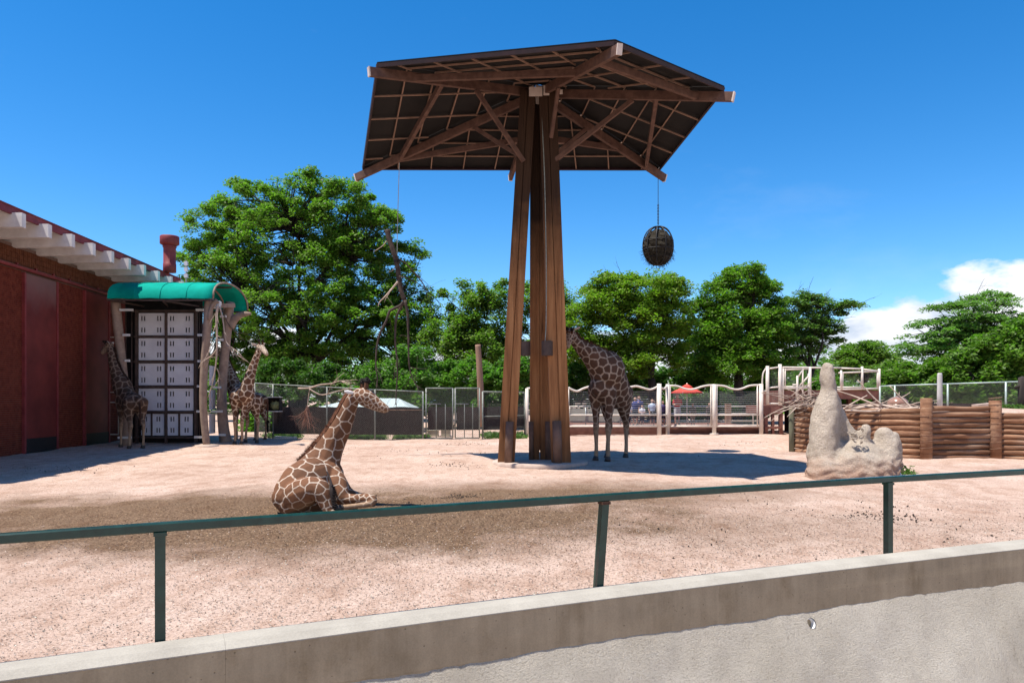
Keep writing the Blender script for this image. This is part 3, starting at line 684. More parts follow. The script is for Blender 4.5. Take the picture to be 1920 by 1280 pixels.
# ------------------------------------------------------------------ panelled shelter with the teal awning
def slotted(mb, x0, x1, z0, z1, y, th, slots):
    """upright panel in the XZ plane with real slot openings (x, z, w, h as fractions)"""
    W, H_ = x1 - x0, z1 - z0; xs = {0., 1.}; zs = {0., 1.}
    S = [(a - w / 2, a + w / 2, b - h / 2, b + h / 2) for a, b, w, h in slots]
    for a, b, c, d in S: xs |= {a, b}; zs |= {c, d}
    xs = sorted(xs); zs = sorted(zs)
    for i in range(len(zs) - 1):
        run = None
        for j in range(len(xs)):
            hole = j == len(xs) - 1 or any(a - 1e-6 <= xs[j] < b - 1e-6 and c - 1e-6 <= zs[i] < d - 1e-6 for a, b, c, d in S)
            if not hole and run is None: run = xs[j]
            if hole and run is not None:
                xa, xb = x0 + run * W, x0 + xs[j] * W; za, zb = z0 + zs[i] * H_, z0 + zs[i + 1] * H_
                mb.box(((xa + xb) / 2, y, (za + zb) / 2), (xb - xa, th, zb - za)); run = None
def build_shelter():
    D = 28.9; root = thing('feeding_shelter', 'tan shelter of white slotted panels with curved posts under a teal awning', 'shelter', G(330, 832))
    def X(x, d=D): return (x - 960) / F * d
    def Z(y, d=D): return HC - (y - 750) / F * d
    big = [(.17, .24, 0, 0), (.78, .24, 0, 0), (.17, .76, 0, 0), (.78, .76, 0, 0)]
    def slots(l, w, h, gap): return [(a + s * gap, b, w, h) for a, b, *_ in l for s in (-1, 1)]
    cols = [(260.5, 309.5), (314.5, 363)]; rows = [(587, 628.5), (634, 675), (681, 722), (728, 769.5)]
    for (y0, y1) in rows:
        for (x0, x1) in cols:
            mb = MB(); slotted(mb, X(x0), X(x1), Z(y1), Z(y0), D, .04, slots(big, .055, .22, .052)); p = part('panel', mb, MT['panel_white'], root)
    for (x0, x1) in ((262, 283), (286, 308), (312.5, 334.5), (338.5, 361.5)):
        mb = MB(); slotted(mb, X(x0), X(x1), Z(816), Z(775.5), D, .04, slots([(.5, .24), (.5, .76)], .12, .22, .11)); part('panel', mb, MT['panel_white'], root)
    # brown frame members
    for y in (583, 631.2, 678, 725, 772.3, 820):
        mb = MB(); mb.beam(P(252, y, D - .03), P(372, y, D - .03), .14, .075, up=(0, 0, 1)); part('frame_rail', mb, MT['frame_brown'], root)
    for x in (256.5, 312, 367.5):
        mb = MB(); mb.beam(P(x, 581, D - .04), P(x, 834, D - .04), .075, .15, up=(0, -1, 0)); part('frame_post', mb, MT['frame_brown'], root)
    for x in (285, 336.2):
        mb = MB(); mb.beam(P(x, 774.5, D - .02), P(x, 818, D - .02), .05, .10, up=(0, -1, 0)); part('frame_post', mb, MT['frame_brown'], root)
    mb = MB(); mb.hexa([(X(226), D + .35, Z(834)), (X(372), D + .35, Z(834)), (X(372), D + .40, Z(834)), (X(226), D + .40, Z(834)),
                        (X(226), D + .35, Z(545)), (X(372), D + .35, Z(545)), (X(372), D + .40, Z(545)), (X(226), D + .40, Z(545))]); part('backing', mb, MT['dark_board'], root)  # near-black board added in place of the unlit interior
    # slender guide rails beside the panels and side panels seen edge on
    for x in (236, 247, 374, 379):
        mb = MB(); mb.tube([P(x, 585, D - .1), P(x, 826, D - .1)], .025, 8); part('guide_rail', mb, MT['frame_brown'], root, True)
    for (y0, y1) in ((685, 722), (730, 768), (775, 813)):
        a, b = P(392, 0, 29.0), P(400, 0, 29.6); mb = MB()
        mb.hexa([(a[0], 29.0, Z(y1, 29)), (a[0] + .04, 29.0, Z(y1, 29)), (b[0] + .04, 29.7, Z(y1, 29)), (b[0], 29.7, Z(y1, 29)),
                 (a[0], 29.0, Z(y0, 29)), (a[0] + .04, 29.0, Z(y0, 29)), (b[0] + .04, 29.7, Z(y0, 29)), (b[0], 29.7, Z(y0, 29))]); part('side_panel', mb, MT['panel_white'], root)
    # tusk-like plastered posts
    def tusk(l, d, name='tusk_post'):
        p = crspline([np.append(P(x, y, d), r * d / F) for x, y, r in l], 5); mb = MB().tube(p[:, :3], p[:, 3], 14, sq=(1, .8)); return part(name, mb, MT['tan_tusk'], root, True)
    tusk([(216, 560, 10), (222, 620, 10), (229, 680, 9), (235, 740, 9), (238, 790, 10), (238, 838, 11)], 28.0)
    tusk([(393, 556, 10), (388, 620, 9.5), (383, 690, 8.5), (381, 745, 8.5), (383, 790, 8), (388, 837, 8)], 27.8)
    r = tusk([(431, 566, 10), (426, 620, 10), (419, 690, 10), (416, 750, 11), (419, 800, 12), (424, 832, 14)], 29.6)
    def horn(l, d, par, r0, r1):
        p = crspline([P(x, y, d) for x, y in l], 5); mb = MB().tube(p, np.linspace(r0, r1, len(p)), 10, sq=(.6, 1)); part('horn', mb, MT['tan_tusk'], par, True)
    horn([(430, 612), (438, 600), (450, 591), (462, 588.5), (471, 588)], 29.55, r, .22, .05)
    horn([(408, 563), (400, 570), (394, 583), (391, 600)], 27.6, r, .11, .04)
    mb = MB(); mb.beam(P(402, 573, 28.6), P(437, 573, 29.5), .22, .16); part('cross_beam', mb, MT['tan_tusk'], root)
    mb = MB(); mb.beam(P(407, 565, 28.0), P(407, 572, 28.0), .26, .2, up=(0, -1, 0)); mb.beam(P(407, 564, 27.9), P(407, 578, 27.9), .22, .16, up=(0, -1, 0)); part('bracket_head', mb, MT['plank'], root)
    # white insulator brackets up the posts
    for (x0, x1, y, d) in ((225, 249, 581, 27.9), (231, 243, 628, 27.9), (235, 243, 676, 27.9), (234, 241, 772, 27.9), (222, 246, 820, 27.8), (368, 382, 581, 28.2), (371, 378, 628, 28.2),
                         (371, 377, 677, 28.2), (370, 376, 724, 28.2), (369, 376, 771, 28.2), (365, 381, 819, 28.2), (413, 424, 593, 29.2), (404, 418, 637, 29.2), (399, 414, 726, 29.2), (397, 417, 771, 29.2), (411, 423, 815, 29.2)):
        mb = MB(); mb.beam(P(x0, y, d), P(x1, y, d), .10, .085); part('bracket', mb, MT['plank'], root)
    # vaulted awning: axis across the view, front edge near, back edge far
    x0, x1 = -15.0, -11.1; y0, y1 = 27.4, 31.2; n = 14; mb = MB(); V = []
    zf, ri = 5.78, .80
    for xx in np.linspace(x0, x1, 11):
        for k in range(n + 1):
            a = math.pi * k / n; yy = (y0 + y1) / 2 - math.cos(a) * (y1 - y0) / 2; z = zf + ri * math.sin(a) ** .75 - .0 + .012 * math.sin((xx - x0) * 6.28 / 1.25)
            V.append((xx + (yy - y0) * -.02, yy, z))
    m = n + 1; f = [(i * m + j, i * m + j + 1, (i + 1) * m + j + 1, (i + 1) * m + j) for i in range(10) for j in range(n)]
    k0 = len(V); V2 = [(x, y, z - .025) for x, y, z in V]; mb.add(V + V2, f + [tuple(q + k0 for q in a[::-1]) for a in f] +
        [(i * m + e, (i + 1) * m + e, (i + 1) * m + e + k0, i * m + e + k0) for i in range(10) for e in (0, n)] + [(r_ * m + j, r_ * m + j + 1, r_ * m + j + 1 + k0, r_ * m + j + k0) for r_ in (0, 10) for j in range(n)])
    aw = part('awning', mb, MT['teal'], root, True)
    for xx in np.linspace(x0, x1, 5)[1:-1]:
        p = []
        for k in range(n + 1):
            a = math.pi * k / n; yy = (y0 + y1) / 2 - math.cos(a) * (y1 - y0) / 2; p.append((xx + (yy - y0) * -.02, yy - .004, zf + ri * math.sin(a) ** .75 + .006))
        mb = MB().tube(p, .014, 6); part('seam', mb, MT['teal'], aw, True)
    for xx in np.linspace(x0 + .05, x1 + .03, 5):
        p = []
        for k in range(n + 1):
            a = math.pi * k / n; yy = (y0 + y1) / 2 - math.cos(a) * (y1 - y0) / 2 * (.965 if xx < x1 else 1); p.append((xx - (yy - y0) * .02, yy, zf + .04 + ri * math.sin(a) ** .75 - .09 + (.04 if xx > x1 else 0)))
        mb = MB().tube(p, .035, 8); part('awning_hoop', mb, MT['tan_tusk'], aw, True)
    for yy in (y0 + .04, (y0 + y1) / 2, y1 - .04):
        zz = zf - .07 if yy < 28 or yy > 31 else zf + ri - .12
        mb = MB(); mb.beam((x0, yy, zz), (x1, yy, zz), .06, .06); part('awning_rail', mb, MT['frame_brown'], aw)
    for (a, b) in (((-14.9, 27.5, 5.7), (-14.2, 31.0, 5.72)), ((-14.2, 31.0, 5.7), (-13.0, 27.5, 5.72)), ((-13.0, 27.5, 5.7), (-11.8, 31.0, 5.72))):
        mb = MB(); mb.beam(a, b, .05, .06); part('brace', mb, MT['frame_brown'], aw)
    mb = MB(); mb.lathe([(.42, -.1), (.42, .06), (.02, .07)], G(388, 837), 18); part('footing', mb, MT['conc_slab'], root, True)
build_shelter()
def build_shelter_branch():
    rng = np.random.default_rng(21); D = 27.5; root = thing('dry_branch', 'bare grey branch tied upside down to the shelter post', 'branch', P(408, 570, D))
    def br(l, r0, r1, sub=0, dd=0, pale=True):
        p = crspline([P(x, y, D + dd) for x, y in l], 4); mb = MB().tube(p, np.linspace(r0, r1, len(p)), 6)
        for _ in range(sub):
            k = int(rng.integers(2, len(p) - 1)); twig(mb, p[k], unit(p[k] - p[k - 1]) + rng.normal(0, .7, 3), rng.uniform(.3, .8), .010, rng, 1, .25, 2, (1, 3))
        part('limb', mb, MT['dead_wood_pale' if pale else 'dead_wood'], root, True)
    br([(408, 570), (406, 600), (407, 640), (405, 680), (398, 720), (390, 745)], .05, .012, 7)
    br([(407, 655), (395, 668), (380, 678), (372, 690)], .03, .010, 3)
    br([(412, 575), (418, 600), (424, 640), (440, 655), (452, 665)], .03, .010, 4, .1)
    br([(424, 645), (440, 662), (455, 672), (465, 678)], .022, .008, 2, .15)
    br([(415, 580), (430, 610), (450, 630), (460, 640)], .02, .006, 3, .2, False)
    br([(407, 690), (411, 705), (405, 720)], .018, .006, 3)
    br([(404, 610), (398, 630), (394, 660)], .016, .006, 2, -.1)
build_shelter_branch()
def build_pipe_gate():
    d = 29.6; root = thing('pipe_gate', 'thin pale pipe gate against the building in deep shade', 'gate', (P(202, 840, d)[0], d, GS * d))
    def tb(a, b): 
        mb = MB().tube([P(*a, d), P(*b, d)], .018, 8); part('pipe', mb, MT['cream_steel'], root, True)
    for x in (191, 222): tb((x, 632), (x, 815))
    for y in (632, 683, 735, 754, 814): tb((191, y), (222, y))
build_pipe_gate()
# ------------------------------------------------------------------ organic bodies: closed lofts fused into one skin
def fuse(mb, voxel, it=6, fac=.5):
    me = bpy.data.meshes.new('tmp'); me.from_pydata(mb.verts().tolist(), [], mb.f); o = bpy.data.objects.new('tmp', me); COL.objects.link(o)
    r = o.modifiers.new('r', 'REMESH'); r.mode = 'VOXEL'; r.voxel_size = voxel
    s = o.modifiers.new('s', 'SMOOTH'); s.iterations = it; s.factor = fac
    dg = bpy.context.evaluated_depsgraph_get(); ev = o.evaluated_get(dg); m2 = bpy.data.meshes.new_from_object(ev)
    V = np.empty(len(m2.vertices) * 3, np.float32); m2.vertices.foreach_get('co', V); V = V.reshape(-1, 3).astype(float)
    NN = np.empty(len(m2.vertices) * 3, np.float32); m2.vertices.foreach_get('normal', NN); NN = NN.reshape(-1, 3).astype(float)
    f = np.empty(len(m2.loops), np.int32); m2.loops.foreach_get('vertex_index', f); f = f.reshape(-1, 4)
    bpy.data.objects.remove(o); bpy.data.meshes.remove(me); bpy.data.meshes.remove(m2)
    return V, f, NN
class Body:
    """lofts with the size of the coat's cells at each station"""
    def __init__(s): s.mb = MB(); s.S = []
    def loft(s, st, cell, pale=0.0, n=14, sq=(1, 1), up=None, k=4):
        st = np.asarray(st, float); p = crspline(st, k); p[:, 3] = np.maximum(p[:, 3], .012)
        s.mb.tube(p[:, :3], p[:, 3], n, sq=sq, up=up, dome=True)
        c = np.linspace(*cell, len(p)) if not np.isscalar(cell) else np.full(len(p), cell)
        q = np.linspace(*pale, len(p)) if not np.isscalar(pale) else np.full(len(p), pale)
        for a, cc, pp in zip(p, c, q): s.S.append((*a[:4], cc, pp))
    def coat(s, voxel, patch, line, seed, lw=.085, it=6, belly=None):
        V, f, NN = fuse(s.mb, voxel, it); S = np.array(s.S); rng = np.random.default_rng(seed)
        best = np.full(len(V), 1e9); cell = np.zeros(len(V)); pale = np.zeros(len(V)); wsum = np.zeros(len(V)); cs = np.zeros(len(V)); ps = np.zeros(len(V))
        for x in S:
            d = np.linalg.norm(V - x[:3], axis=1) / x[3]; w = 1 / (d ** 6 + .02); wsum += w; cs += w * x[4]; ps += w * x[5]
        cell = cs / wsum; pale = ps / wsum
        order = rng.permutation(len(V)); seeds = np.zeros((0, 3)); ss = np.zeros(0)
        for i in order[:9000]:
            if len(seeds):
                d = np.linalg.norm(seeds - V[i], axis=1)
                if (d < .82 * np.minimum(ss, cell[i]) * rng.uniform(.9, 1.2)).any(): continue
            seeds = np.vstack([seeds, V[i]]); ss = np.append(ss, cell[i])
        i1 = np.zeros(len(V), int); e = np.zeros(len(V)); Vj = V.copy(); a_ = np.clip(cell, .05, .3)[:, None] * .020
        for _ in range(5):
            k_ = rng.normal(0, 1, 3) * rng.uniform(12, 40); Vj = Vj + a_ * np.sin(V @ k_ + rng.uniform(0, 6.3))[:, None] * unit(rng.normal(0, 1, 3))
        for a in range(0, len(V), 8000):
            # cells on a skin: far sides do not mix because distance is taken to seeds facing the same way
            d = np.linalg.norm(Vj[a:a + 8000, None, :] - seeds[None], axis=2)
            o = np.argsort(d, axis=1)[:, :3]; r = np.arange(len(o)); d1, d2, d3 = d[r, o[:, 0]], d[r, o[:, 1]], d[r, o[:, 2]]
            sep_ = np.maximum(np.linalg.norm(seeds[o[:, 0]] - seeds[o[:, 1]], axis=1), 1e-4)
            sep3 = np.maximum(np.linalg.norm(seeds[o[:, 0]] - seeds[o[:, 2]], axis=1), 1e-4)
            e[a:a + 8000] = np.minimum((d2 ** 2 - d1 ** 2) / (2 * sep_), (d3 ** 2 - d1 ** 2) / (2 * sep3)); i1[a:a + 8000] = o[:, 0]
        w = np.maximum(lw * cell, voxel * .62); k = np.clip((e - w * .45) / (w * .9), 0, 1); k = k * k * (3 - 2 * k)
        tone = (1 + rng.normal(0, .14, len(seeds)))[i1][:, None] * (1 + .10 * np.clip((e / np.maximum(cell, .01))[:, None] - .25, -.25, .25))
        pc = np.asarray(patch) * tone; lc = np.asarray(line) * np.ones((len(V), 1))
        c = lc * (1 - k[:, None]) + pc * k[:, None]
        pl = np.clip(pale * 1.6 - .3, 0, 1)[:, None]; pcol = np.asarray((.40, .265, .165)) * (1 + .1 * rng.normal(0, 1, (len(V), 1)) * 0)
        c = c * (1 - pl) + (pcol * (.85 + .15 * (1 - k[:, None]))) * pl
        return V, f, NN, c
def hair_line(mb, path, back, length, n, rng, col, w=.018, ridge=.03, lift=0.0):
    p = crspline(np.asarray(path, float), 6); back = np.asarray(back, float)
    mb.tube(p, np.full(len(p), ridge), 6, col=col)
    for _ in range(n):
        i = rng.integers(0, len(p) - 1); t = rng.uniform(); a = p[i] * (1 - t) + p[i + 1] * t; tg = unit(p[i + 1] - p[i])
        b = unit(back - tg * np.dot(back, tg)); sd = np.cross(tg, b); ln = length * rng.uniform(.7, 1.1) if np.isscalar(length) else np.interp(i / len(p), [0, 1], length) * rng.uniform(.7, 1.15)
        a = a + sd * rng.normal(0, ridge * .5); tip = a + b * ln + tg * rng.normal(0, .3) * ln + sd * rng.normal(0, .18) * ln
        c = np.asarray(col) * rng.uniform(.7, 1.35); mb.add([a - tg * w / 2, a + tg * w / 2, tip, a + sd * .012], [(0, 1, 2), (1, 3, 2), (3, 0, 2)], c)
def head_bits(root, poll, muz, up, k, dark, earcol, ear_dir=None, ears=(1, -1), noear=False, hornblack=(.012, .009, .008)):
    h = unit(muz - poll); u = unit(up - h * np.dot(up, h)); s = np.cross(h, u)
    for q in ears:
        d = unit(s * q * 1.0 + u * .25 - h * .45) if ear_dir is None else unit(ear_dir); n2 = unit(np.cross(d, h)); n3 = np.cross(d, n2); c = poll + s * q * .07 * k - h * .03 * k + d * .10 * k
        if not noear:
          mb = MB().ball(c, .125 * k, (1, .42, .16), 10, 8, np.array([d, n2, n3]), earcol); part('ear', mb, MT['mane'], root, True, True)
        a = poll + h * .13 * k + s * q * .055 * k + u * .06 * k; b = a + u * .17 * k - h * .07 * k + s * q * .015
        mb = MB().tube([a, (a + b) / 2, b], [.036 * k, .030 * k, .034 * k], 8, dome=True, col=dark); o = part('ossicone', mb, MT['mane'], root, True, True)
        mb = MB().ball(b + u * .01, .046 * k, (1, 1, 1), 8, 6, None, hornblack)
        rng = np.random.default_rng(3)
        for _ in range(30):
            dd = unit(u + rng.normal(0, .6, 3)); mb.beam(b, b + dd * .075 * k, .014 * k, .010 * k, col=hornblack)
        part('hair_tuft', mb, MT['mane'], o, True, True)
        mb = MB().ball(poll + h * .25 * k + s * q * .092 * k + u * .055 * k, .026 * k, (1, 1, 1), 8, 6); part('eye', mb, MT['eye'], root, True)
def finish_giraffe(root, B, voxel, patch, line, seed, lw=.085, shade=None):
    V, f, NN, c = B.coat(voxel, patch, line, seed, lw)
    if shade is not None: c = shade(V, NN, c)
    me = np_mesh('body', V - ROOT[root.name], f, c); return mesh_obj('body', me, MT['giraffe'], root, True)

# ------------------------------------------------------------------ the resting giraffe
def lying_giraffe():
    root = thing('giraffe', 'reticulated giraffe resting on the ground with its neck raised, behind the green railing', 'giraffe', G(590, 958))
    B = Body(); q = lambda l: [np.append(P(x, y, d), r * d / F) for x, y, d, r in l]
    B.loft(q([(534, 936, 12.15, 26), (545, 924, 12.25, 34), (563, 911, 12.4, 43), (583, 903, 12.6, 46), (600, 897, 12.8, 42), (610, 888, 12.95, 36)]), .255, n=18)
    B.loft(q([(566, 878, 12.6, 17), (582, 871, 12.75, 21), (597, 862, 12.9, 24)]), .25)
    B.loft(q([(538, 944, 12.1, 22), (570, 940, 12.3, 26), (610, 936, 12.5, 26)]), .24)
    B.loft(q([(596, 884, 12.9, 36), (606, 866, 12.95, 32), (617, 842, 13.0, 26.5), (629, 820, 13.0, 22.5), (640, 800, 12.98, 19.5), (649, 780, 12.95, 16.5), (657, 759, 12.92, 13.8), (664, 745, 12.9, 12.5)]), (.22, .15), n=16)
    B.loft(q([(666, 744, 12.9, 12.5), (677, 741, 12.88, 15), (689, 744, 12.85, 15), (700, 751, 12.83, 11.5), (710, 758, 12.82, 9.2), (719, 763.5, 12.82, 8.2), (725, 767, 12.82, 6.6)]), (.085, .05), (0, .32), n=14)
    B.loft(q([(680, 752, 12.86, 9), (697, 760, 12.84, 7.5), (712, 767, 12.83, 5.5), (721, 770.5, 12.82, 4)]), .055, (.1, .5))                     # jaw
    # near foreleg folded under
    B.loft(q([(618, 893, 12.75, 24), (630, 908, 12.55, 22), (637, 923, 12.42, 17), (644, 934, 12.36, 12.5)]), (.22, .13))
    B.loft(q([(640, 935, 12.38, 13), (658, 936, 12.34, 10.5), (676, 935, 12.3, 9.2), (692, 934.5, 12.26, 8.6), (700, 936, 12.24, 8.2)]), (.10, .085), (0, .1))
    B.loft(q([(701, 938, 12.22, 7), (694, 944, 12.18, 5.8), (672, 947.5, 12.12, 5), (650, 950, 12.08, 5), (640, 951.5, 12.06, 6.2)]), .09, (.5, 1))
    # far foreleg
    B.loft(q([(628, 900, 13.1, 20), (650, 925, 13.05, 14), (672, 931, 13.0, 9), (690, 932, 12.95, 8)]), .12, (0, .3))
    # hind leg on the near side
    B.loft(q([(556, 930, 12.1, 30), (578, 920, 11.98, 28), (596, 918, 11.92, 23), (604, 926, 11.88, 19), (610, 940, 11.85, 14.5), (615, 953, 11.82, 11.5), (614, 962, 11.8, 9)]), (.19, .075))
    B.loft(q([(614, 961, 11.8, 9), (628, 963, 11.75, 6.5), (646, 964, 11.72, 5.5), (660, 965, 11.7, 6)]), .09, (.6, 1))
    def shade(V, NN, c):
        under = np.clip((-NN[:, 2] - .45) * 2, 0, 1)[:, None] * .5; return c * (1 - under) + V3(.42, .30, .2) * under
    bd = finish_giraffe(root, B, .0128, (.140, .055, .023), (.60, .50, .40), 11, .040, shade)
    poll, muz = P(666, 738, 12.9), P(728, 768, 12.82)
    h = unit(muz - poll); up = V3(.25, .05, 1)
    head_bits(root, P(671, 734, 12.88), muz, up, 1.0, (.10, .045, .022), (.62, .56, .50), ears=(1,), noear=True)
    # far horn and ear
    a = P(677, 732, 13.0); 
    for (dx, s) in ((-3, 1), (5, -1)):
        b0 = P(681 + dx, 730, 12.92 + .05 * s); b1 = P(683 + dx, 717, 12.92 + .05 * s); mb = MB().tube([b0, b1], [.042, .038], 8, dome=True, col=(.11, .05, .025)); o = part('ossicone', mb, MT['mane'], root, True, True)
        mb = MB().ball(b1, .05, (1, 1, .9), 8, 6, None, (.012, .009, .008)); rng = np.random.default_rng(8)
        for _ in range(60): mb.beam(b1, b1 + unit(rng.normal(0, .8, 3) + V3(-.2, 0, .8)) * rng.uniform(.05, .095), .012, .008, col=(.010, .008, .007))
        part('hair_tuft', mb, MT['mane'], o, True, True)
    d = unit(P(646, 733.5, 12.75) - P(663, 737, 12.8)); 
    mb = MB().ball((P(646, 733.5, 12.75) + P(664, 737, 12.8)) / 2, .092, (1, .36, .2), 12, 8, np.array([d, unit(np.cross(d, (0, 1, 0))), V3(0, 1, 0)]), (.70, .66, .62)); part('ear', mb, MT['mane'], root, True, True)
    rng = np.random.default_rng(2); mb = MB()
    mp = [(662, 733), (650, 743), (642, 757), (632, 776), (621, 795), (608, 814), (594, 831), (585, 842), (577, 852), (570, 862), (562, 868)]
    hair_line(mb, [P(x, y, 12.95) for x, y in mp], V3(-.85, 0, .5), (.05, .11), 760, rng, (.115, .045, .022), ridge=.06); part('mane', mb, MT['mane'], root, False, True)
    mb = MB(); tp = [P(x, y, d) for x, y, d in ((613, 884, 12.35), (619, 899, 12.1), (621, 913, 11.74), (623, 930, 11.66), (626, 954, 11.62))]
    p = crspline(tp, 4); mb.tube(p, np.interp(np.linspace(0, 1, len(p)), [0, .3, .7, 1], [.012, .02, .035, .02]), 7, col=(.02, .013, .011)); t = part('tail', mb, MT['mane'], root, True, True)
    mb = MB(); hair_line(mb, tp[2:], V3(.6, -.3, -.5), .08, 160, rng, (.016, .011, .010), ridge=.022); part('tail_tuft', mb, MT['mane'], t, False, True)
    mb = MB().tube([P(642, 951, 12.06), P(634, 953, 12.03), P(628, 954.5, 12.0)], [.05, .062, .05], 9, dome=True); part('hoof', mb, MT['hoof'], root, True)
    return root
lying_giraffe()

# ------------------------------------------------------------------ standing giraffes
def standing_giraffe(label, x, y, heading, S, neck, head, up, patch, line, seed, front=((0, 0), (0, 0)), hind=((0, 0), (0, 0)), tail=((-1.05, 0, 2.05), (-1.14, 0, 1.7), (-1.14, 0, 1.3), (-1.12, .0, .8)), voxel=.026, mane_back=(-.7, .4, .5), d=None, ears=(1, -1), hk=1.0, belly=1.0, back=None):
    r0 = G(x, y) if d is None else gp((x - 960) / F * d, d)
    root = thing('giraffe', label, 'giraffe', r0)
    hx = unit(V3(heading[0], heading[1], 0)); hy = V3(-hx[1], hx[0], 0); g = lambda a, b, c: r0 + S * (hx * a + hy * b) + V3(0, 0, c * S)
    B = Body(); L = lambda l: [np.append(g(a, b, c), r * S) for a, b, c, r in l]; q = lambda l: [np.append(P(a, b, c), r * c / F) for a, b, c, r in l]
    B.loft(L([(-.98, 0, 1.98, .20), (-.86, 0, 1.93, .33), (-.55, 0, 1.90, .42), (-.15, 0, 1.90, .46 * belly), (.22, 0, 1.98, .49), (.5, 0, 2.06, .50), (.72, 0, 2.06, .40), (.88, 0, 2.02, .26)]), .26, n=18, sq=(.76, 1), up=(0, 0, 1))
    B.loft(L([(.25, 0, 2.2, .34), (.40, 0, 2.32, .32)]), .25)
    for i, s in enumerate((1, -1)):
        fx, fy = front[i]; bx, by = hind[i]
        B.loft(L([(.58, s * .20, 2.0, .22), (.52 + fx * .2, s * .21, 1.65, .165), (.52 + fx * .45, s * .20 + fy * .3, 1.38, .115), (.55 + fx * .7, s * .185 + fy * .6, 1.10, .085), (.57 + fx * .75, s * .18 + fy * .7, .93, .088), (.565 + fx * .8, s * .18 + fy * .75, .82, .075), (.55 + fx * .9, s * .18 + fy * .9, .5, .056), (.55 + fx, s * .18 + fy, .22, .060), (.58 + fx, s * .18 + fy, .10, .070)]), (.21, .09), (-.25, 1.35), n=12, k=3)
        B.loft(L([(-.66, s * .20, 1.92, .30), (-.58 + bx * .2, s * .23, 1.60, .25), (-.62 + bx * .4, s * .22 + by * .3, 1.32, .165), (-.74 + bx * .6, s * .20 + by * .5, 1.08, .10), (-.82 + bx * .7, s * .18 + by * .7, .92, .092), (-.79 + bx * .8, s * .18 + by * .8, .72, .066), (-.75 + bx * .95, s * .18 + by, .45, .056), (-.74 + bx, s * .18 + by, .22, .060), (-.70 + bx, s * .18 + by, .10, .070)]), (.23, .09), (-.25, 1.35), n=12, k=3)
    B.loft([np.append(g(.50, 0, 2.15), .36 * S)] + q(neck), (.23, .14), n=16)
    if back: B.loft(q(back), .26, n=16)
    B.loft(q(head), (.085, .05), (0, .42), n=14)
    bd = finish_giraffe(root, B, voxel, patch, line, seed, .085)
    hp = [P(a, b, c) for a, b, c, r in head]
    head_bits(root, hp[0] + V3(0, 0, .03), hp[-1], np.asarray(up, float), S * hk, tuple(np.asarray(patch) * 1.1), (.45, .38, .32), ears=ears)
    for i, s in enumerate((1, -1)):
        for (X, (ox, oy)) in ((.60, front[i]), (-.69, hind[i])):
            mb = MB().tube([g(X + ox - .02, s * .18 + oy, .12), g(X + ox, s * .18 + oy, .05), g(X + ox + .015, s * .18 + oy, -.005)], [.068 * S, .082 * S, .092 * S], 10); part('hoof', mb, MT['hoof'], root, True)
    rng = np.random.default_rng(seed); mb = MB(); nb = unit(np.asarray(mane_back, float))
    pth = [P(a, b, c) for a, b, c, r in neck]; rr = [r * c / F for a, b, c, r in neck]; path = []
    for i in range(len(pth)):
        tg = unit(pth[min(i + 1, len(pth) - 1)] - pth[max(i - 1, 0)]); bb = unit(nb - tg * np.dot(nb, tg)); path.append(pth[i] + bb * rr[i] * .97)
    hair_line(mb, path, nb, .09, 240, rng, tuple(np.asarray(patch) * .9), ridge=.03); part('mane', mb, MT['mane'], root, False, True)
    tl = [g(*t) for t in tail]; mb = MB(); p = crspline(tl, 4); mb.tube(p, np.linspace(.045, .022, len(p)), 7, col=np.asarray(patch) * .9); t = part('tail', mb, MT['mane'], root, True, True)
    mb = MB(); hair_line(mb, [tl[-2] * .3 + tl[-1] * .7, tl[-1], tl[-1] + V3(.02, 0, -.38)], V3(.2, -.2, -1), .16, 120, rng, (.014, .010, .009), ridge=.035, w=.03); part('tail_tuft', mb, MT['mane'], t, False, True)
    return root
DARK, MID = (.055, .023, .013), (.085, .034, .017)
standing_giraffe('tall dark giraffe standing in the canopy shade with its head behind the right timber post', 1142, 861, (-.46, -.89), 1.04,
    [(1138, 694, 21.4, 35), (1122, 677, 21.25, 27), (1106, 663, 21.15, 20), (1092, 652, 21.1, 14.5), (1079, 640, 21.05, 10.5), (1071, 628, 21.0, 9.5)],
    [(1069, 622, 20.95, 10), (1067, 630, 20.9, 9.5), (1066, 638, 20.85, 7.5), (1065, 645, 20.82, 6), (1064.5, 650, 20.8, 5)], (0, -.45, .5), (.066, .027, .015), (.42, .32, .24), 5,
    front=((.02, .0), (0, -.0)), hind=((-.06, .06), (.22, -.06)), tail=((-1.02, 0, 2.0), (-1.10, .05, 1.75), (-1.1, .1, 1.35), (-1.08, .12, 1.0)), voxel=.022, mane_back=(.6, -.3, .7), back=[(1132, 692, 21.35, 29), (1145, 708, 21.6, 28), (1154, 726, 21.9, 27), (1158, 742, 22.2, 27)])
standing_giraffe('upright giraffe looking out in the sun beside the shelter post', 459, 831, (-.10, -.99), .90,
    [(461, 740, 28.0, 15.5), (464, 724, 27.95, 12.5), (468, 707, 27.9, 10), (473, 692, 27.9, 8.2), (478, 678, 27.9, 6.8), (483, 665, 27.85, 5.8), (486, 656, 27.85, 5.4)],
    [(486.5, 650, 27.85, 6), (490, 652, 27.7, 6.4), (495, 657, 27.55, 5.2), (498, 661, 27.45, 4.6), (500, 664, 27.4, 3.8)], (0, -.1, 1), MID, (.60, .50, .40), 17,
    front=((.04, -.02), (-.04, .0)), hind=((.12, .1), (0, -.12)), voxel=.024, mane_back=(-.7, .5, .3), hk=1.12)
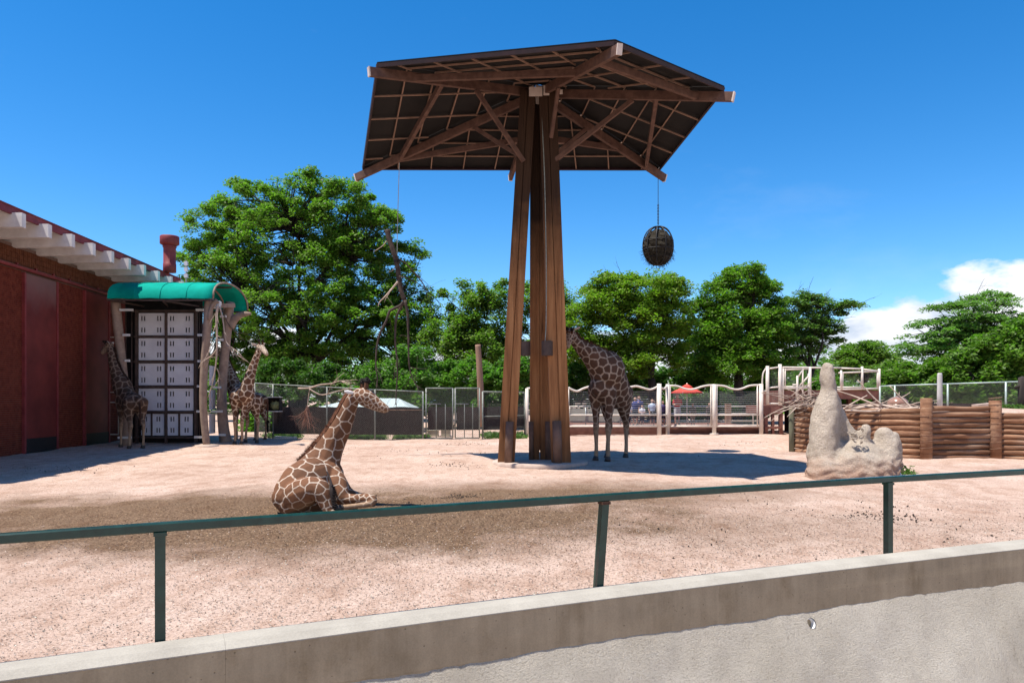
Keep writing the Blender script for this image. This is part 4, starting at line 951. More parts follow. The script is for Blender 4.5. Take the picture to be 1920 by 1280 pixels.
standing_giraffe('giraffe half hidden behind the sunlit giraffe, neck leaning behind the shelter post', 466, 0, (-.93, .36), .86,
    [(446, 738, 31.0, 17), (438, 722, 31.1, 13), (432, 706, 31.2, 10.5), (427, 692, 31.3, 9), (421, 676, 31.4, 8), (416, 664, 31.5, 7)],
    [(413, 657, 31.5, 7), (408, 659, 31.5, 6.5), (403, 663, 31.5, 5), (398, 667, 31.5, 4)], (0, 0, 1), MID, (.50, .40, .30), 23, d=31.0, voxel=.03, mane_back=(.8, .2, .5), ears=(1, -1),
    hind=((.05, .1), (-.06, -.1)))
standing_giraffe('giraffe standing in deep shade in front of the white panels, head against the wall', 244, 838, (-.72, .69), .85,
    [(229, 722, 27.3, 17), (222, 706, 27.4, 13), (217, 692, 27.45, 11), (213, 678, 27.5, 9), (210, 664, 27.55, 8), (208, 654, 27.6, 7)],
    [(206, 647, 27.6, 7.5), (202, 650, 27.6, 7), (197, 656, 27.6, 5.5), (193, 661, 27.6, 4.5)], (0, 0, 1), (.036, .016, .010), (.24, .17, .125), 31, voxel=.028, mane_back=(.7, -.2, .6),  # coat colours darkened to paint in the building's shade
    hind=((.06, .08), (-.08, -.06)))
# ------------------------------------------------------------------ termite mound
def mound():
    D = 17.6; o = G(1595, 893); root_loc = o
    mb = MB(); q = lambda l: [np.append(P(x, y, d), r * d / F) for x, y, d, r in l]
    def lf(l, n=16, k=4, sq=(1, 1)):
        p = crspline(q(l), k); mb.tube(p[:, :3], p[:, 3], n, dome=True, sq=sq)
    lf([(1552, 691, D, 16), (1552, 708, D, 19.5), (1553, 732, D, 21), (1550, 762, D, 29), (1546, 802, D, 33.5), (1546, 843, D, 39), (1550, 900, D, 50)], 20, sq=(1, .85))
    lf([(1566, 740, D + .1, 10), (1578, 790, D + .1, 16), (1598, 830, D + .1, 22), (1620, 856, D, 26), (1640, 875, D, 30)], 14)
    lf([(1622, 800, D - .1, 9), (1622, 808, D - .1, 12), (1616, 825, D, 20), (1612, 850, D, 28), (1610, 885, D - .1, 40)], 14)
    lf([(1657, 814, D, 18), (1661, 830, D, 24), (1659, 848, D, 30), (1652, 875, D - .1, 34), (1645, 905, D - .1, 42)], 16)
    lf([(1590, 858, D - .1, 34), (1625, 862, D - .1, 34), (1655, 866, D, 30)], 14); lf([(1585, 868, D - .45, 26), (1620, 872, D - .45, 26), (1655, 876, D - .4, 24)], 14); lf([(1545, 895, D - .3, 44), (1610, 898, D - .4, 42), (1648, 898, D - .35, 34)], 16)
    lf([(1674, 815, D + .55, 12), (1677, 850, D + .6, 14), (1676, 900, D + .6, 18)], 12)
    V, f, NN = fuse(mb, .035, 7)
    for it in range(1):    # subdivide-free fine relief: ledges and crumbs on the skin itself
        s = np.zeros(len(V)); rng = np.random.default_rng(1)
        for _ in range(26):
            k = rng.normal(0, 1, 3) * rng.uniform(3, 22); s += np.sin(V @ k + rng.uniform(0, 6.28)) / (np.linalg.norm(k) ** .8)
        led = np.sin(V[:, 2] * 34 + 3 * np.sin(V[:, 0] * 3) + 2 * np.sin(V[:, 0] * 9 + V[:, 1] * 5)); low = np.clip((1.0 - V[:, 2]) * 1.6, 0, 1)
        V = V + NN * (s * .033 + led * .016 * low)[:, None]
    V[:, 2] = np.maximum(V[:, 2], GS * V[:, 1] - .25)
    me = np_mesh('termite_mound', V - root_loc, f); ob = mesh_obj('termite_mound', me, MT['termite'], None, True); ob.location = root_loc; ROOT[ob.name] = root_loc
    tag(ob, 'pale mud termite mound with a tall rounded chimney standing in the yard', 'termite mound')
    # old wasp-nest like knot of mud coils in the hollow
    mb = MB(); rng = np.random.default_rng(6)
    for k in range(16):
        c = P(1606 + rng.normal(0, 7), 815 + rng.normal(0, 8), 17.15); r = rng.uniform(.03, .07); n3 = unit(rng.normal(0, 1, 3))
        a0 = rng.uniform(0, 6); e1 = unit(np.cross(n3, (0, 0, 1))); e2 = np.cross(n3, e1)
        mb.tube([c + r * (e1 * math.cos(t) + e2 * math.sin(t)) for t in np.linspace(a0, a0 + 3.6, 8)], .014, 5)
    part('mud_coils', mb, MT['termite'], ob, True)
    mb = MB().ball(G(1683, 893) + V3(0, 0, .03), .09, (1.2, .8, .6), 9, 6); v = mb.verts(); mb.v = [v + rng.normal(0, .012, v.shape)]
    single('stone', mb, MT['plank'], G(1683, 893), 'small white stone at the foot of the termite mound', 'stone')
mound()

# ------------------------------------------------------------------ log retaining wall with its raised bed
PB = {'a': (1483, 847), 'b': (1735, 860), 'c': (1864, 858), 'd': (2075, 866)}
def log_wall():
    root = thing('log_wall', 'brown horizontal log wall between thick upright timber posts', 'wall', G(1735, 860)); rng = np.random.default_rng(9)
    g = {k: G(*v) for k, v in PB.items()}
    def upright(p, z, w, lab=None, mat='log'):
        mb = MB(); mb.tube([p + V3(0, -.05, -.2), p + V3(0, -.05, z * .5), p + V3(0, -.05, z - .015), p + V3(0, -.05, z)], [w / 2, w / 2, w / 2 * .985, w / 2 * .9], 14); o = part('post', mb, MT[mat], root, True, label=lab); return o
    upright(g['a'], P(1478, 760, g['a'][1])[2] - g['a'][2], .17, 'greenish round post', 'bark_green')
    pb = upright(g['b'], P(1735, 746, g['b'][1])[2] - g['b'][2], .335); pc = upright(g['c'], P(1864, 750, g['c'][1])[2] - g['c'][2], .345); upright(g['d'], 2.0, .34)
    for (p, po, z0, z1) in ((g['b'], pb, .35, 1.4), (g['c'], pc, .3, 1.9)):
        for z in np.arange(z0, z1, .19):
            c = p + V3(0, -.05, z); mb = MB().tube([c + V3(math.cos(a) * .176, math.sin(a) * .176, .022 * math.cos(a)) for a in np.linspace(0, 6.2832, 17)], .006, 5, caps=False); part('wire_wrap', mb, MT['stump'], po)
    def run(a, b, ztop, n, dz=0):
        d = unit(b - a); bk = V3(-d[1], d[0], 0); pitch = (ztop + .06) / n
        for k in range(n):
            z = -.06 + pitch * (k + .5); r = pitch * .50; m = 7; pts = []; L_ = np.linalg.norm(b - a)
            ww = rng.normal(0, .010, (m, 2)); rr = r * (1 + rng.normal(0, .035, m)) * (1 + np.linspace(-.06, .06, m) * rng.choice((-1, 1)))
            for i in range(m):
                t = -.03 + i / (m - 1) * 1.0; t = min(max(t, .0), 1.0)
                pts.append(a + (b - a) * t + bk * (.02 + ww[i, 0]) + V3(0, 0, z + ww[i, 1] * .7))
            mb = MB().tube(crspline(np.column_stack([pts, rr]), 2)[:, :3], crspline(np.column_stack([pts, rr]), 2)[:, 3], 10); part('log', mb, MT['log'], root, True)
    run(g['a'] + V3(.10, 0, 0), g['b'], P(0, 764, g['a'][1] * .5 + g['b'][1] * .5)[2] - .25, 9)
    run(g['b'], g['c'], P(0, 761, 22)[2] - .245, 10)
    run(g['c'], g['d'], P(0, 774, 22.3)[2] - .245, 9)
    # earth held back by the wall
    V = []; ks = ['a', 'b', 'c', 'd']; pts = [g['a'], g['b'], g['c'], g['d'], g['d'] + V3(9, -.5, 0)]
    pts = [pts[0] + V3(.3, 0, 0)] + pts[1:]
    zt = [1.70, 1.72, 1.74, 1.60, 1.6]
    for p, z in zip(pts, zt):
        for (dy, zz) in ((.14, .1), (.14, z - .13), (.6, z - .02), (2.2, z + .04), (6, z + .0), (14, z - .4), (16, .3)):
            V.append((p[0] + dy * .35, p[1] + dy, zz + .0))
    m = 7; f = [(i * m + j, (i + 1) * m + j, (i + 1) * m + j + 1, i * m + j + 1) for i in range(len(pts) - 1) for j in range(m - 1)] + [tuple(range(m))]
    mb = MB().add(V, f); single('raised_earth_terrain', mb, MT['ground'], (0, 0, 0), kind='structure')
    return g
MT['bark_green'] = simple('weathered_green_post', (.12, .12, .075), (.21, .20, .13), 5, .85, .3, 25, (1, 1, .2))
LG = log_wall()
def branch_pile():
    rng = np.random.default_rng(31); root = thing('branch_pile', 'tangle of bleached dead branches lying along the top of the log wall', 'branches', P(1620, 764, 24))
    def br(l, r0, r1, n=7, mat='dead_wood_pale'):
        p = crspline([P(x, y, d) for x, y, d in l], 4); mb = MB().tube(p, np.linspace(r0, r1, len(p)), n); part('branch', mb, MT[mat], root, True)
    br([(1722, 765, 22.6), (1690, 767, 22.9), (1660, 761, 23.2), (1630, 760, 23.4), (1600, 765, 23.6), (1575, 767, 23.8)], .065, .03, 9)
    br([(1655, 760, 23.2), (1620, 763, 23.3), (1590, 770, 23.3)], .05, .025)
    br([(1652, 764, 23.0), (1625, 752, 23.2), (1600, 742, 23.4), (1572, 733, 23.5)], .035, .018)
    br([(1585, 764, 23.3), (1605, 752, 23.3), (1626, 741, 23.3)], .03, .016)
    br([(1653, 758, 23.2), (1640, 747, 23.3), (1625, 731, 23.4), (1608, 712, 23.5)], .028, .014)
    br([(1712, 768, 22.8), (1700, 755, 23), (1685, 741, 23.1), (1668, 723, 23.2)], .035, .014); br([(1688, 746, 23.1), (1698, 741, 23.1), (1707, 735, 23.1)], .018, .01)
    br([(1686, 745, 23.1), (1686, 735, 23.1)], .02, .01); br([(1660, 769, 22.9), (1630, 771, 23), (1585, 769, 23.1)], .04, .03)
    br([(1516, 757, 24.2), (1480, 762, 24.0), (1455, 771, 23.9), (1433, 783, 23.8)], .025, .012, 6, 'dead_wood_pale'); br([(1490, 762, 23.9), (1465, 773, 23.8), (1445, 790, 23.7)], .02, .008)
    br([(1493, 764, 23.8), (1485, 772, 23.7), (1476, 781, 23.6)], .016, .010)
    for _ in range(70):
        x = rng.uniform(1478, 1545); y = rng.uniform(742, 765); d = 24.5; a = P(x, y, d + rng.uniform(-.4, .8)); dr = unit(V3(rng.choice((-1, 1)) * rng.uniform(.5, 1), rng.uniform(-.6, .6), rng.normal(0, .35)))
        mb = MB(); Ln = rng.uniform(.3, 1.1); m = a + dr * Ln * .5 + rng.normal(0, .05, 3); mb.tube(crspline([a, m, a + dr * Ln], 3), np.linspace(.018, .007, 7), 5); part('branch', mb, MT['dead_wood_pale' if rng.uniform() < .7 else 'dead_wood'], root, True)
    for _ in range(26):
        x = rng.uniform(1578, 1722); a = P(x, rng.uniform(758, 768), 23.4 + rng.uniform(-.3, .6)); dr = unit(V3(rng.choice((-1, 1)), rng.uniform(-.5, .5), rng.normal(0, .22))); Ln = rng.uniform(.4, 1.3)
        mb = MB().tube(crspline([a, a + dr * Ln * .5 + rng.normal(0, .05, 3), a + dr * Ln], 3), np.linspace(.022, .008, 7), 5); part('branch', mb, MT['dead_wood_pale'], root, True)
branch_pile()
def dome_bin():
    d = 25.5; c = P(1683, 784, d); r = 18 * d / F * 1.0; zt = P(0, 743, d)[2]; zb = 1.66
    root = thing('domed_barrel', 'glossy brown dome-topped barrel behind the branches on the log wall', 'barrel', (c[0], c[1], zb))
    mb = MB().lathe([(r * .97, zb), (r, zb + .05), (r, zt - r * .78), (.01, zt - r * .77)], (c[0], c[1], 0), 26); bd = part('body', mb, MT['dome_brown'], root, True)
    mb = MB().lathe([(r * 1.0, zt - r * .765)] + [(r * 1.02 * math.cos(a), zt - r * .75 + r * .75 * math.sin(a)) for a in np.linspace(0, 1.5, 9)], (c[0], c[1], 0), 26); part('dome', mb, MT['dome_brown'], root, True)
    mb = MB(); 
    for a in (-1.9, -1.3): mb.ball((c[0] + r * math.cos(a), c[1] + r * math.sin(a), zt - r * 1.0), .025, nu=8, nv=6)
    part('bolt', mb, MT['dark_steel'], bd)
dome_bin()
# ------------------------------------------------------------------ chain-link fences
def net(mb, a, b, h0, h1, pitch, r):
    """diagonal fence wires in the upright plane between ground points a and b, from h0 to h1 above them"""
    a = np.asarray(a, float); b = np.asarray(b, float); L_ = np.linalg.norm(b - a); u = (b - a) / L_; H_ = h1 - h0; nrm = unit(np.cross(u, (0, 0, 1))); o0 = a + V3(0, 0, h0)
    for sg in (1, -1):
        for c in np.arange(-H_, L_, pitch):
            s0, s1 = max(0, c), min(L_, c + H_)
            if s1 - s0 < .02: continue
            v0, v1 = s0 - c, s1 - c
            if sg < 0: v0, v1 = H_ - v0, H_ - v1
            p, q = o0 + u * s0 + V3(0, 0, v0), o0 + u * s1 + V3(0, 0, v1); t = unit(q - p); w = np.cross(t, nrm) * r; m = nrm * r * sg * .5
            mb.add([p + w + m, p - w + m, p + nrm * r * 1.2 + m, q + w + m, q - w + m, q + nrm * r * 1.2 + m], [(0, 1, 4, 3), (1, 2, 5, 4), (2, 0, 3, 5)])
    return mb
def pipe(p, q, r, name, root, mat='fence_pipe', n=8):
    mb = MB().tube([p, q], r, n, dome=False); return part(name, mb, MT[mat], root, True)
def left_fence():
    px = [(478, 819, 718), (512, 822, 720.5), (613, 823, 725.5), (703, 824, 730.5), (793, 824, 734)]
    root = thing('chain_link_fence', 'grey chain-link fence with brown windscreen along its lower half behind the resting giraffe', 'fence', G(640, 823))
    pts = []
    for x, y, yt in px:
        g = G(x, y); t = P(x, yt, g[1]); pts.append((g, t)); pipe(g - V3(0, 0, .2), t, .036, 'post', root)
    for (g0, t0), (g1, t1) in zip(pts[:-1], pts[1:]):
        pipe(t0, t1, .026, 'top_rail', root); h = min(t0[2] - g0[2], t1[2] - g1[2])
        m = net(MB(), g0 + V3(0, -.04, 0), g1 + V3(0, -.04, 0), .03, h, .08, .0028); part('wire_mesh', m, MT['wire'], root, kind='stuff')
    (g0, t0) = pts[3]; (g1, t1) = pts[4]; pipe(g0 + V3(0, 0, 1.25), g1 + V3(0, 0, 1.25), .02, 'mid_rail', root, 'stump')
    for i in range(1, 4):
        g0, g1 = pts[i][0], pts[i + 1][0]; mb = MB(); 
        xs = np.linspace(0, 1, 14); V = [];
        for t in xs:
            p = g0 + (g1 - g0) * t + V3(.0, .10 + .018 * math.sin(t * 17), 0)
            V += [p + V3(0, 0, .20), p + V3(0, 0, 1.36 + .02 * math.sin(t * 9 + i)), p + V3(0, .02, 1.36 + .02 * math.sin(t * 9 + i)), p + V3(0, .02, .20)]  # screen carried down past its hem, its dark foot replacing shade
        f = [(k * 4 + j, k * 4 + 4 + j, k * 4 + 4 + (j + 1) % 4, k * 4 + (j + 1) % 4) for k in range(13) for j in range(4)]; mb.add(V, f); part('windscreen', mb, MT['windscreen'], root)
    # right of the gate
    root2 = thing('chain_link_fence', 'short chain-link fence stretch between the double gate and the cream boardwalk fence', 'fence', G(945, 820)); pts = []
    for x, y, yt in ((905, 822, 734), (984, 818, 735)):
        g = G(x, y); t = P(x, yt, g[1]); pts.append((g, t)); pipe(g - V3(0, 0, .2), t, .036, 'post', root2)
    (g0, t0), (g1, t1) = pts; pipe(t0, t1, .026, 'top_rail', root2); pipe(g0 + V3(0, 0, .95), g1 + V3(0, 0, .95), .02, 'mid_rail', root2)
    part('wire_mesh', net(MB(), g0 + V3(0, -.04, 0), g1 + V3(0, -.04, 0), .03, t0[2] - g0[2], .08, .0028), MT['wire'], root2, kind='stuff')
    mb = MB(); mb.beam(g0 + V3(0, .12, .86), g1 + V3(0, .12, .86), .02, 1.0, up=(0, 0, 1)); part('windscreen', mb, MT['windscreen'], root2)
    # gates
    for (x0, x1, lab) in ((799, 849, 'chain-link gate leaf beside the long windscreened fence, pale boxes behind it'), (853.5, 899, 'chain-link gate leaf nearer the timber posts, bare red earth behind it')):
        r3 = thing('fence_gate', lab, 'gate', G((x0 + x1) / 2, 823.5), 'double fence gate'); d = dist(823.5)
        A, B_ = P(x0, 822, d), P(x1, 822, d); zt = P(0, 727.5, d)[2]; A0 = V3(A[0], d, GS * d + .06); B0 = V3(B_[0], d, GS * d + .06)
        for p in (A0, B0): pipe(p, V3(p[0], d, zt), .030, 'frame_post', r3)
        pipe(A0, B0, .026, 'frame_rail', r3); pipe(V3(A0[0], d, zt), V3(B0[0], d, zt), .026, 'frame_rail', r3)
        for t in (.38, .72): pipe(A0 + (B0 - A0) * t, V3((A0 + (B0 - A0) * t)[0], d, P(0, 757, d)[2]), .018, 'brace', r3)
        pipe(V3(A0[0], d, P(0, 757, d)[2]), V3(A0[0] * .45 + B0[0] * .55, d, P(0, 757, d)[2]), .02, 'frame_rail', r3)
        part('wire_mesh', net(MB(), A0 + V3(.03, -.03, -.05), B0 + V3(-.03, -.03, -.05), .05, zt - A0[2] + .05, .08, .0028), MT['wire'], r3, kind='stuff')
        mb = MB(); mb.beam(A0 + V3(.04, .25, .82), B0 + V3(-.04, .25, .82), .02, .98, up=(0, 0, 1)); part('windscreen', mb, MT['windscreen'], r3)
    for i, (x, w, h) in enumerate(((812, .48, .26), (836, .40, .28))):
        d = 33.5; c = P(x, 800, d); mb = MB().box((c[0], d, GS * d + h / 2), (w, .4, h)); mb.box((c[0], d, GS * d + h + .012), (w + .05, .45, .024)); single('storage_box', mb, MT['beige_sign'], (c[0], d, GS * d), ('wider' if i == 0 else 'narrower') + ' low tan box standing behind the chain-link gate', 'box', 'tan boxes behind the gate')
    # hay feeder fixed to the fence, pale boards on the ground
    d = dist(822) - .28; r4 = thing('hay_feeder', 'dark open box feeder with a ball of pale hay hung on the chain-link fence', 'feeder', P(512, 770, d))
    mb = MB(); a = P(501, 770, d); b = P(526, 745, d); w = b[0] - a[0]; h = b[2] - a[2]; cx = (a[0] + b[0]) / 2; cz = (a[2] + b[2]) / 2
    mb.box((cx, d + .2, cz), (w, .02, h)); mb.box((a[0], d + .02, cz), (.02, .34, h)); mb.box((b[0], d + .02, cz), (.02, .34, h)); part('box', mb, MT['dark_board'], r4)
    mb = MB().box((cx, d + .02, b[2] + .015), (w + .06, .4, .03)); part('lid', mb, MT['plank'], r4); mb = MB().box((cx - .02, d + .0, a[2] - .02), (w + .1, .42, .035)); part('shelf', mb, MT['plank'], r4)
    mb = MB().ball((cx + .06, d, a[2] + h * .42), .17, (1.1, .8, .9), 14, 10); rng = np.random.default_rng(4); v = mb.verts(); mb.v = [v + rng.normal(0, .014, v.shape)]
    for _ in range(160):
        dd = unit(rng.normal(0, 1, 3)); p = V3(cx + .06, d, a[2] + h * .42) + dd * V3(.18, .13, .15); mb.beam(p, p + unit(dd + rng.normal(0, .7, 3)) * .07, .008, .005)
    part('hay', mb, simple('pale_green_hay', (.22, .24, .10), (.36, .37, .18), 25, .95, .4), r4)
    for (x0, x1, y, lab) in ((516, 556, 819.5, 'long pale board lying at the foot of the chain-link fence by the feeder'), (661, 684, 812, 'short white board leaning low behind the fence past the giraffe neck')):
        d = dist(y + 2); mb = MB().beam(P(x0, y, d), P(x1, y + 1, d), .25, .10); single('plank', mb, MT['plank'], P((x0 + x1) / 2, y, d), lab, 'board')
    # branch and twig bundle tied on the fence
    rng = np.random.default_rng(17); d = 30.4; r5 = thing('dry_branch', 'forked dry branch with a hanging twig bundle, tied to the chain-link fence top', 'branch', P(580, 728, d))
    def br(l, r0, r1, sub=0, mat='dead_wood_pale', dd=0):
        p = crspline([P(x, y, d + dd) for x, y in l], 4); mb = MB().tube(p, np.linspace(r0, r1, len(p)), 6)
        for _ in range(sub):
            k = int(rng.integers(len(p) // 2, len(p) - 1)); twig(mb, p[k], unit(p[k] - p[k - 1]) + rng.normal(0, .5, 3), rng.uniform(.3, .7), .012, rng, 1, .0, 2, (2, 4))
        part('limb', mb, MT[mat], r5, True)
    br([(559, 728), (580, 727), (600, 721), (620, 719), (636, 714), (646, 714)], .045, .014, 8); br([(580, 729), (592, 736), (604, 740), (622, 736), (640, 731), (652, 728)], .035, .012, 5, dd=-.1)
    br([(581, 724), (579, 738), (577, 756), (576, 768)], .016, .014)
    mb = MB(); a = P(576, 764, d)
    for _ in range(13): twig(mb, a + rng.normal(0, .04, 3), unit(V3(rng.normal(0, .42), rng.normal(0, .3), -1)), rng.uniform(.65, 1.05), .013, rng, 1, .12, 3, (2, 5), .22)
    part('twigs', mb, simple('reddish_twig', (.16, .075, .055), (.28, .15, .11), 15, .9, 0), r5, kind='stuff')
left_fence()
def back_fence():
    root = thing('chain_link_fence', 'pale green chain-link fence on the raised bed behind the log wall', 'fence', P(1780, 770, 30)); pts = []
    for x, yt, d in ((1650, 724, 33), (1678, 722.5, 32.4), (1777, 719.5, 30.8), (1886, 716, 29.4), (2030, 712, 28)):
        t = P(x, yt, d); g = V3(t[0], t[1], 1.55); pts.append((g, t)); pipe(g - V3(0, 0, .2), t, .04, 'post', root, 'fence_green')
    for (g0, t0), (g1, t1) in zip(pts[:-1], pts[1:]):
        pipe(t0, t1, .028, 'top_rail', root, 'fence_green'); part('wire_mesh', net(MB(), g0 + V3(0, -.04, 0), g1 + V3(0, -.04, 0), .02, min(t0[2], t1[2]) - 1.55, .08, .0028), MT['wire'], root, kind='stuff')
    p = P(1762, 764, 29.5); mb = MB().lathe([(.10, 1.5), (.10, 2.2), (.092, P(0, 701, 29.5)[2] - .03), (.07, P(0, 699, 29.5)[2])], (p[0], p[1], 0), 14); single('utility_post', mb, MT['bark_pale'], (p[0], p[1], 1.6), 'pale grey wooden post standing in front of the far fence above the log wall', 'post', smooth=True)
    p = P(1917, 772, 26); mb = MB().lathe([(.17, 1.5), (.14, 2.1), (.13, P(0, 708, 26)[2]), (.02, P(0, 705, 26)[2])], (p[0], p[1], 0), 12); mb.tube([(p[0] - .25, p[1], 2.45), (p[0] + .2, p[1], 2.62)], .05, 8); single('dead_tree_stump', mb, MT['bark'], (p[0], p[1], 1.6), 'dark dead stump with a side stub at the edge of the raised bed', 'stump', smooth=True)
    d = 28.5; c = P(1852, 761, d); mb = MB().beam(P(1828, 763.5, d), P(1872, 759, d), .4, .22); single('stone_slab', mb, MT['conc_slab'], c, 'tan stone slab lying behind the log wall beside the last post', 'stone')
    mb = MB(); mb.beam(V3(14, 38, 1.1), V3(26, 36, 1.1), .1, 1.5, up=(0, 0, 1)); single('screen_fence', mb, MT['windscreen'], V3(18, 37, .4), 'dark brown screen fence far behind the log wall', 'fence')
MT['fence_green'] = simple('pale_green_pipe', (.30, .38, .34), (.42, .50, .46), 12, .5, 0, metal=.2)
MT['bark_pale'] = simple('pale_post_wood', (.36, .34, .33), (.52, .50, .48), 5, .85, .3, 25, (1, 1, .2))
back_fence()

# ------------------------------------------------------------------ boardwalk fence, deck, sign, umbrella
DX = {988: 33.2, 1066: 33.7, 1236: 34.4, 1252: 34.9, 1339: 34.9, 1427: 34.9}
def boardwalk():
    root = thing('boardwalk_fence', 'cream steel fence with wavy top rail and fine horizontal wires in front of visitors', 'fence', G(1240, 815))
    dz = lambda x: np.interp(x, list(DX), list(DX.values()))
    def post(x, yt, r, thick=False):
        d = DX[x] if x in DX else dz(x); a = P(x, 0, d); p = V3(a[0], d, GS * d - .15); mb = MB().tube([p, V3(a[0], d, P(0, yt, d)[2])], r, 12); o = part('post', mb, MT['cream_steel'], root, True)
        if thick:
            mb = MB().lathe([(r * 2.1, 0), (r * 2.1, .05), (r * 1.05, .06)], (a[0], d, GS * d + .0), 14); part('post_base', mb, MT['cream_steel'], o)
        return o
    post(988, 728, .075); post(1236, 719, .105); post(1252, 720, .095); post(1339, 720, .10, True); post(1427, 719.5, .10)
    def thin(x, yt, yb):
        d = dz(x); mb = MB().tube([P(x, yb, d - .02), P(x, yt, d - .02)], .032, 8); part('upright', mb, MT['cream_steel'], root, True)
    for x, yt in ((1066, 728), (1232.5, 724.5), (1256.5, 723.5), (1333, 723), (1344, 723), (1420, 723)): thin(x, yt, 800)
    thin(999, 730, 820)
    waves = [[(988, 728), (1010, 727), (1030, 730), (1050, 733), (1066, 727)], [(1066, 726.5), (1074, 731), (1083, 733), (1094, 728), (1112, 723.5), (1135, 726), (1155, 731), (1172, 728), (1186, 724.5), (1195, 724), (1206, 727), (1218, 730), (1227, 727.5), (1235, 723.5)],
             [(1237, 724), (1242, 728), (1246, 728), (1252, 722)], [(1254, 722.7), (1270, 723.6), (1282, 728), (1293, 730), (1304, 728.5), (1316, 724.5), (1328, 722.3), (1338, 722)], [(1340, 722), (1358, 723.6), (1370, 728), (1381, 730), (1392, 728), (1404, 723.3), (1416, 721.8), (1427, 722)]]
    for w in waves:
        p = crspline([P(x, y, dz(x)) for x, y in w], 4); mb = MB().tube(p, .048, 10); part('top_rail', mb, MT['cream_steel'], root, True)
    for (x0, x1) in ((1066, 1236), (1252, 1339), (1339, 1427), (1236, 1252), (988, 1066)):
        for y, r in ((777.7, .034), (798.8, .05)):
            mb = MB().tube([P(x0, y, dz(x0)), P(x1, y, dz(x1))], r, 8); part('rail', mb, MT['cream_steel'], root, True)
    mb = MB()
    for y in np.arange(734, 797, 3.6):
        for (x0, x1) in ((988, 1066), (1066, 1236), (1252, 1339), (1339, 1427)): mb.tube([P(x0, y, dz(x0)), P(x1, y, dz(x1))], .0075, 4, caps=False)
    part('wire', mb, MT['galv'], root, kind='stuff')
    # boardwalk deck
    dk = thing('boardwalk', 'red-brown raised boardwalk deck behind the cream fence', 'boardwalk', G(1240, 812)); rng = np.random.default_rng(2)
    zt = .66; xa = lambda y: (1010 - 960) / F * y; xb = lambda y: (1432 - 960) / F * y
    for k in range(36):
        y0 = 35.2 + k * .29; y1 = y0 + .28; mb = MB(); z = zt + rng.normal(0, .003); mb.hexa([(.6, y0, z - .04), (12.6, y0, z - .04), (12.6, y1, z - .04), (.6, y1, z - .04), (.6, y0, z), (12.6, y0, z), (12.6, y1, z), (.6, y1, z)]); part('board', mb, MT['deck_brown'], dk)
    for (x0, x1, d0, d1) in ((1000, 1236, 33.75, 34.7), (1236, 1252, 34.7, 35.15), (1252, 1428, 35.15, 35.15)):
        mb = MB(); a, b = P(x0, 0, d0), P(x1, 0, d1); mb.beam((a[0], d0 + .12, .66), (b[0], d1 + .12, .66), .06, .22, up=(0, 0, 1)); f = part('fascia', mb, MT['deck_brown'], dk)
        mb = MB(); mb.beam((a[0], d0 + .25, .52), (b[0], d1 + .25, .52), .06, .34, up=(0, 0, 1)); part('fascia', mb, MT['deck_brown'], dk)
    # guard rail at the back of the deck
    gr = thing('guard_rail', 'white two-bar guard rail along the back of the boardwalk', 'railing', P(1330, 790, 44.5)); d = 44.5
    for (x0, x1) in ((1066, 1422),):
        for y in (762, 775, 788.5): mb = MB().tube([P(x0, y, d), P(x1, y, d)], .035, 8); part('rail', mb, MT['cream_steel'], gr, True)
    for x in (1068, 1150, 1225, 1295, 1362, 1370, 1412): mb = MB().tube([P(x, 795, d), P(x, 761, d)], .04, 8); part('post', mb, MT['cream_steel'], gr, True)
    tp = MB().beam(P(1365, 797, 43), P(1365, 757, 43), .30, .30, up=(0, 1, 0)); single('timber_post', tp, MT['stump'], P(1365, 797, 43), 'tan timber post behind the cream fence between the guard rail bars', 'post')
    # banner
    d = 38.5; sg = thing('banner_sign', 'beige banner reading GIRAFFE on thin posts beside the boardwalk, behind the standing giraffe', 'sign', P(1118, 797, d)); W = P(1068, 766, d); E_ = P(1162, 789, d)
    mb = MB().box(((W[0] + E_[0]) / 2, d, (W[2] + E_[2]) / 2), (E_[0] - W[0], .03, W[2] - E_[2])); part('board', mb, MT['beige_sign'], sg)
    for x in (1098, 1163): mb = MB().tube([P(x, 797, d - .05), P(x, 764, d - .05)], .03, 8); part('post', mb, MT['galv'], sg, True)
    cu = bpy.data.curves.new('lettering', 'FONT'); cu.body = 'GIRAFFE'; cu.size = .17; cu.extrude = .002; cu.align_x = 'LEFT'; cu.space_character = 1.08
    cu.materials.append(MT['ink']); t0 = bpy.data.objects.new('tmp', cu); COL.objects.link(t0); tm = bpy.data.meshes.new_from_object(t0.evaluated_get(bpy.context.evaluated_depsgraph_get())); bpy.data.objects.remove(t0)
    to = bpy.data.objects.new('lettering', tm); COL.objects.link(to); to.parent = sg; to.rotation_euler = (math.pi / 2, 0, 0); to.location = P(1104, 775.5, d - .022) - ROOT[sg.name]
    # dark slatted screen further back
    mb = MB(); sc = thing('slat_screen', 'dark horizontal slat screen behind the banner and visitors', 'screen', P(1150, 795, 47)); d = 47
    for k, y in enumerate(np.arange(733, 795, 4.2)):
        mb = MB().beam(P(1020, y, d), P(1236, y, d), .04, .12, up=(0, 0, 1)); part('slat', mb, MT['shed_wall'], sc)
    for x in (1022, 1090, 1160, 1232): mb = MB().beam(P(x, 797, d + .1), P(x, 730, d + .1), .1, .1, up=(0, 1, 0)); part('post', mb, MT['shed_wall'], sc)
    # umbrella
    d = 38.8; u = thing('parasol', 'square red parasol open behind the cream fence', 'umbrella', P(1288, 797, d)); r = 33 * d / F; zt, ze = P(0, 719.5, d)[2], P(0, 736.5, d)[2]; c = P(1288, 0, d)
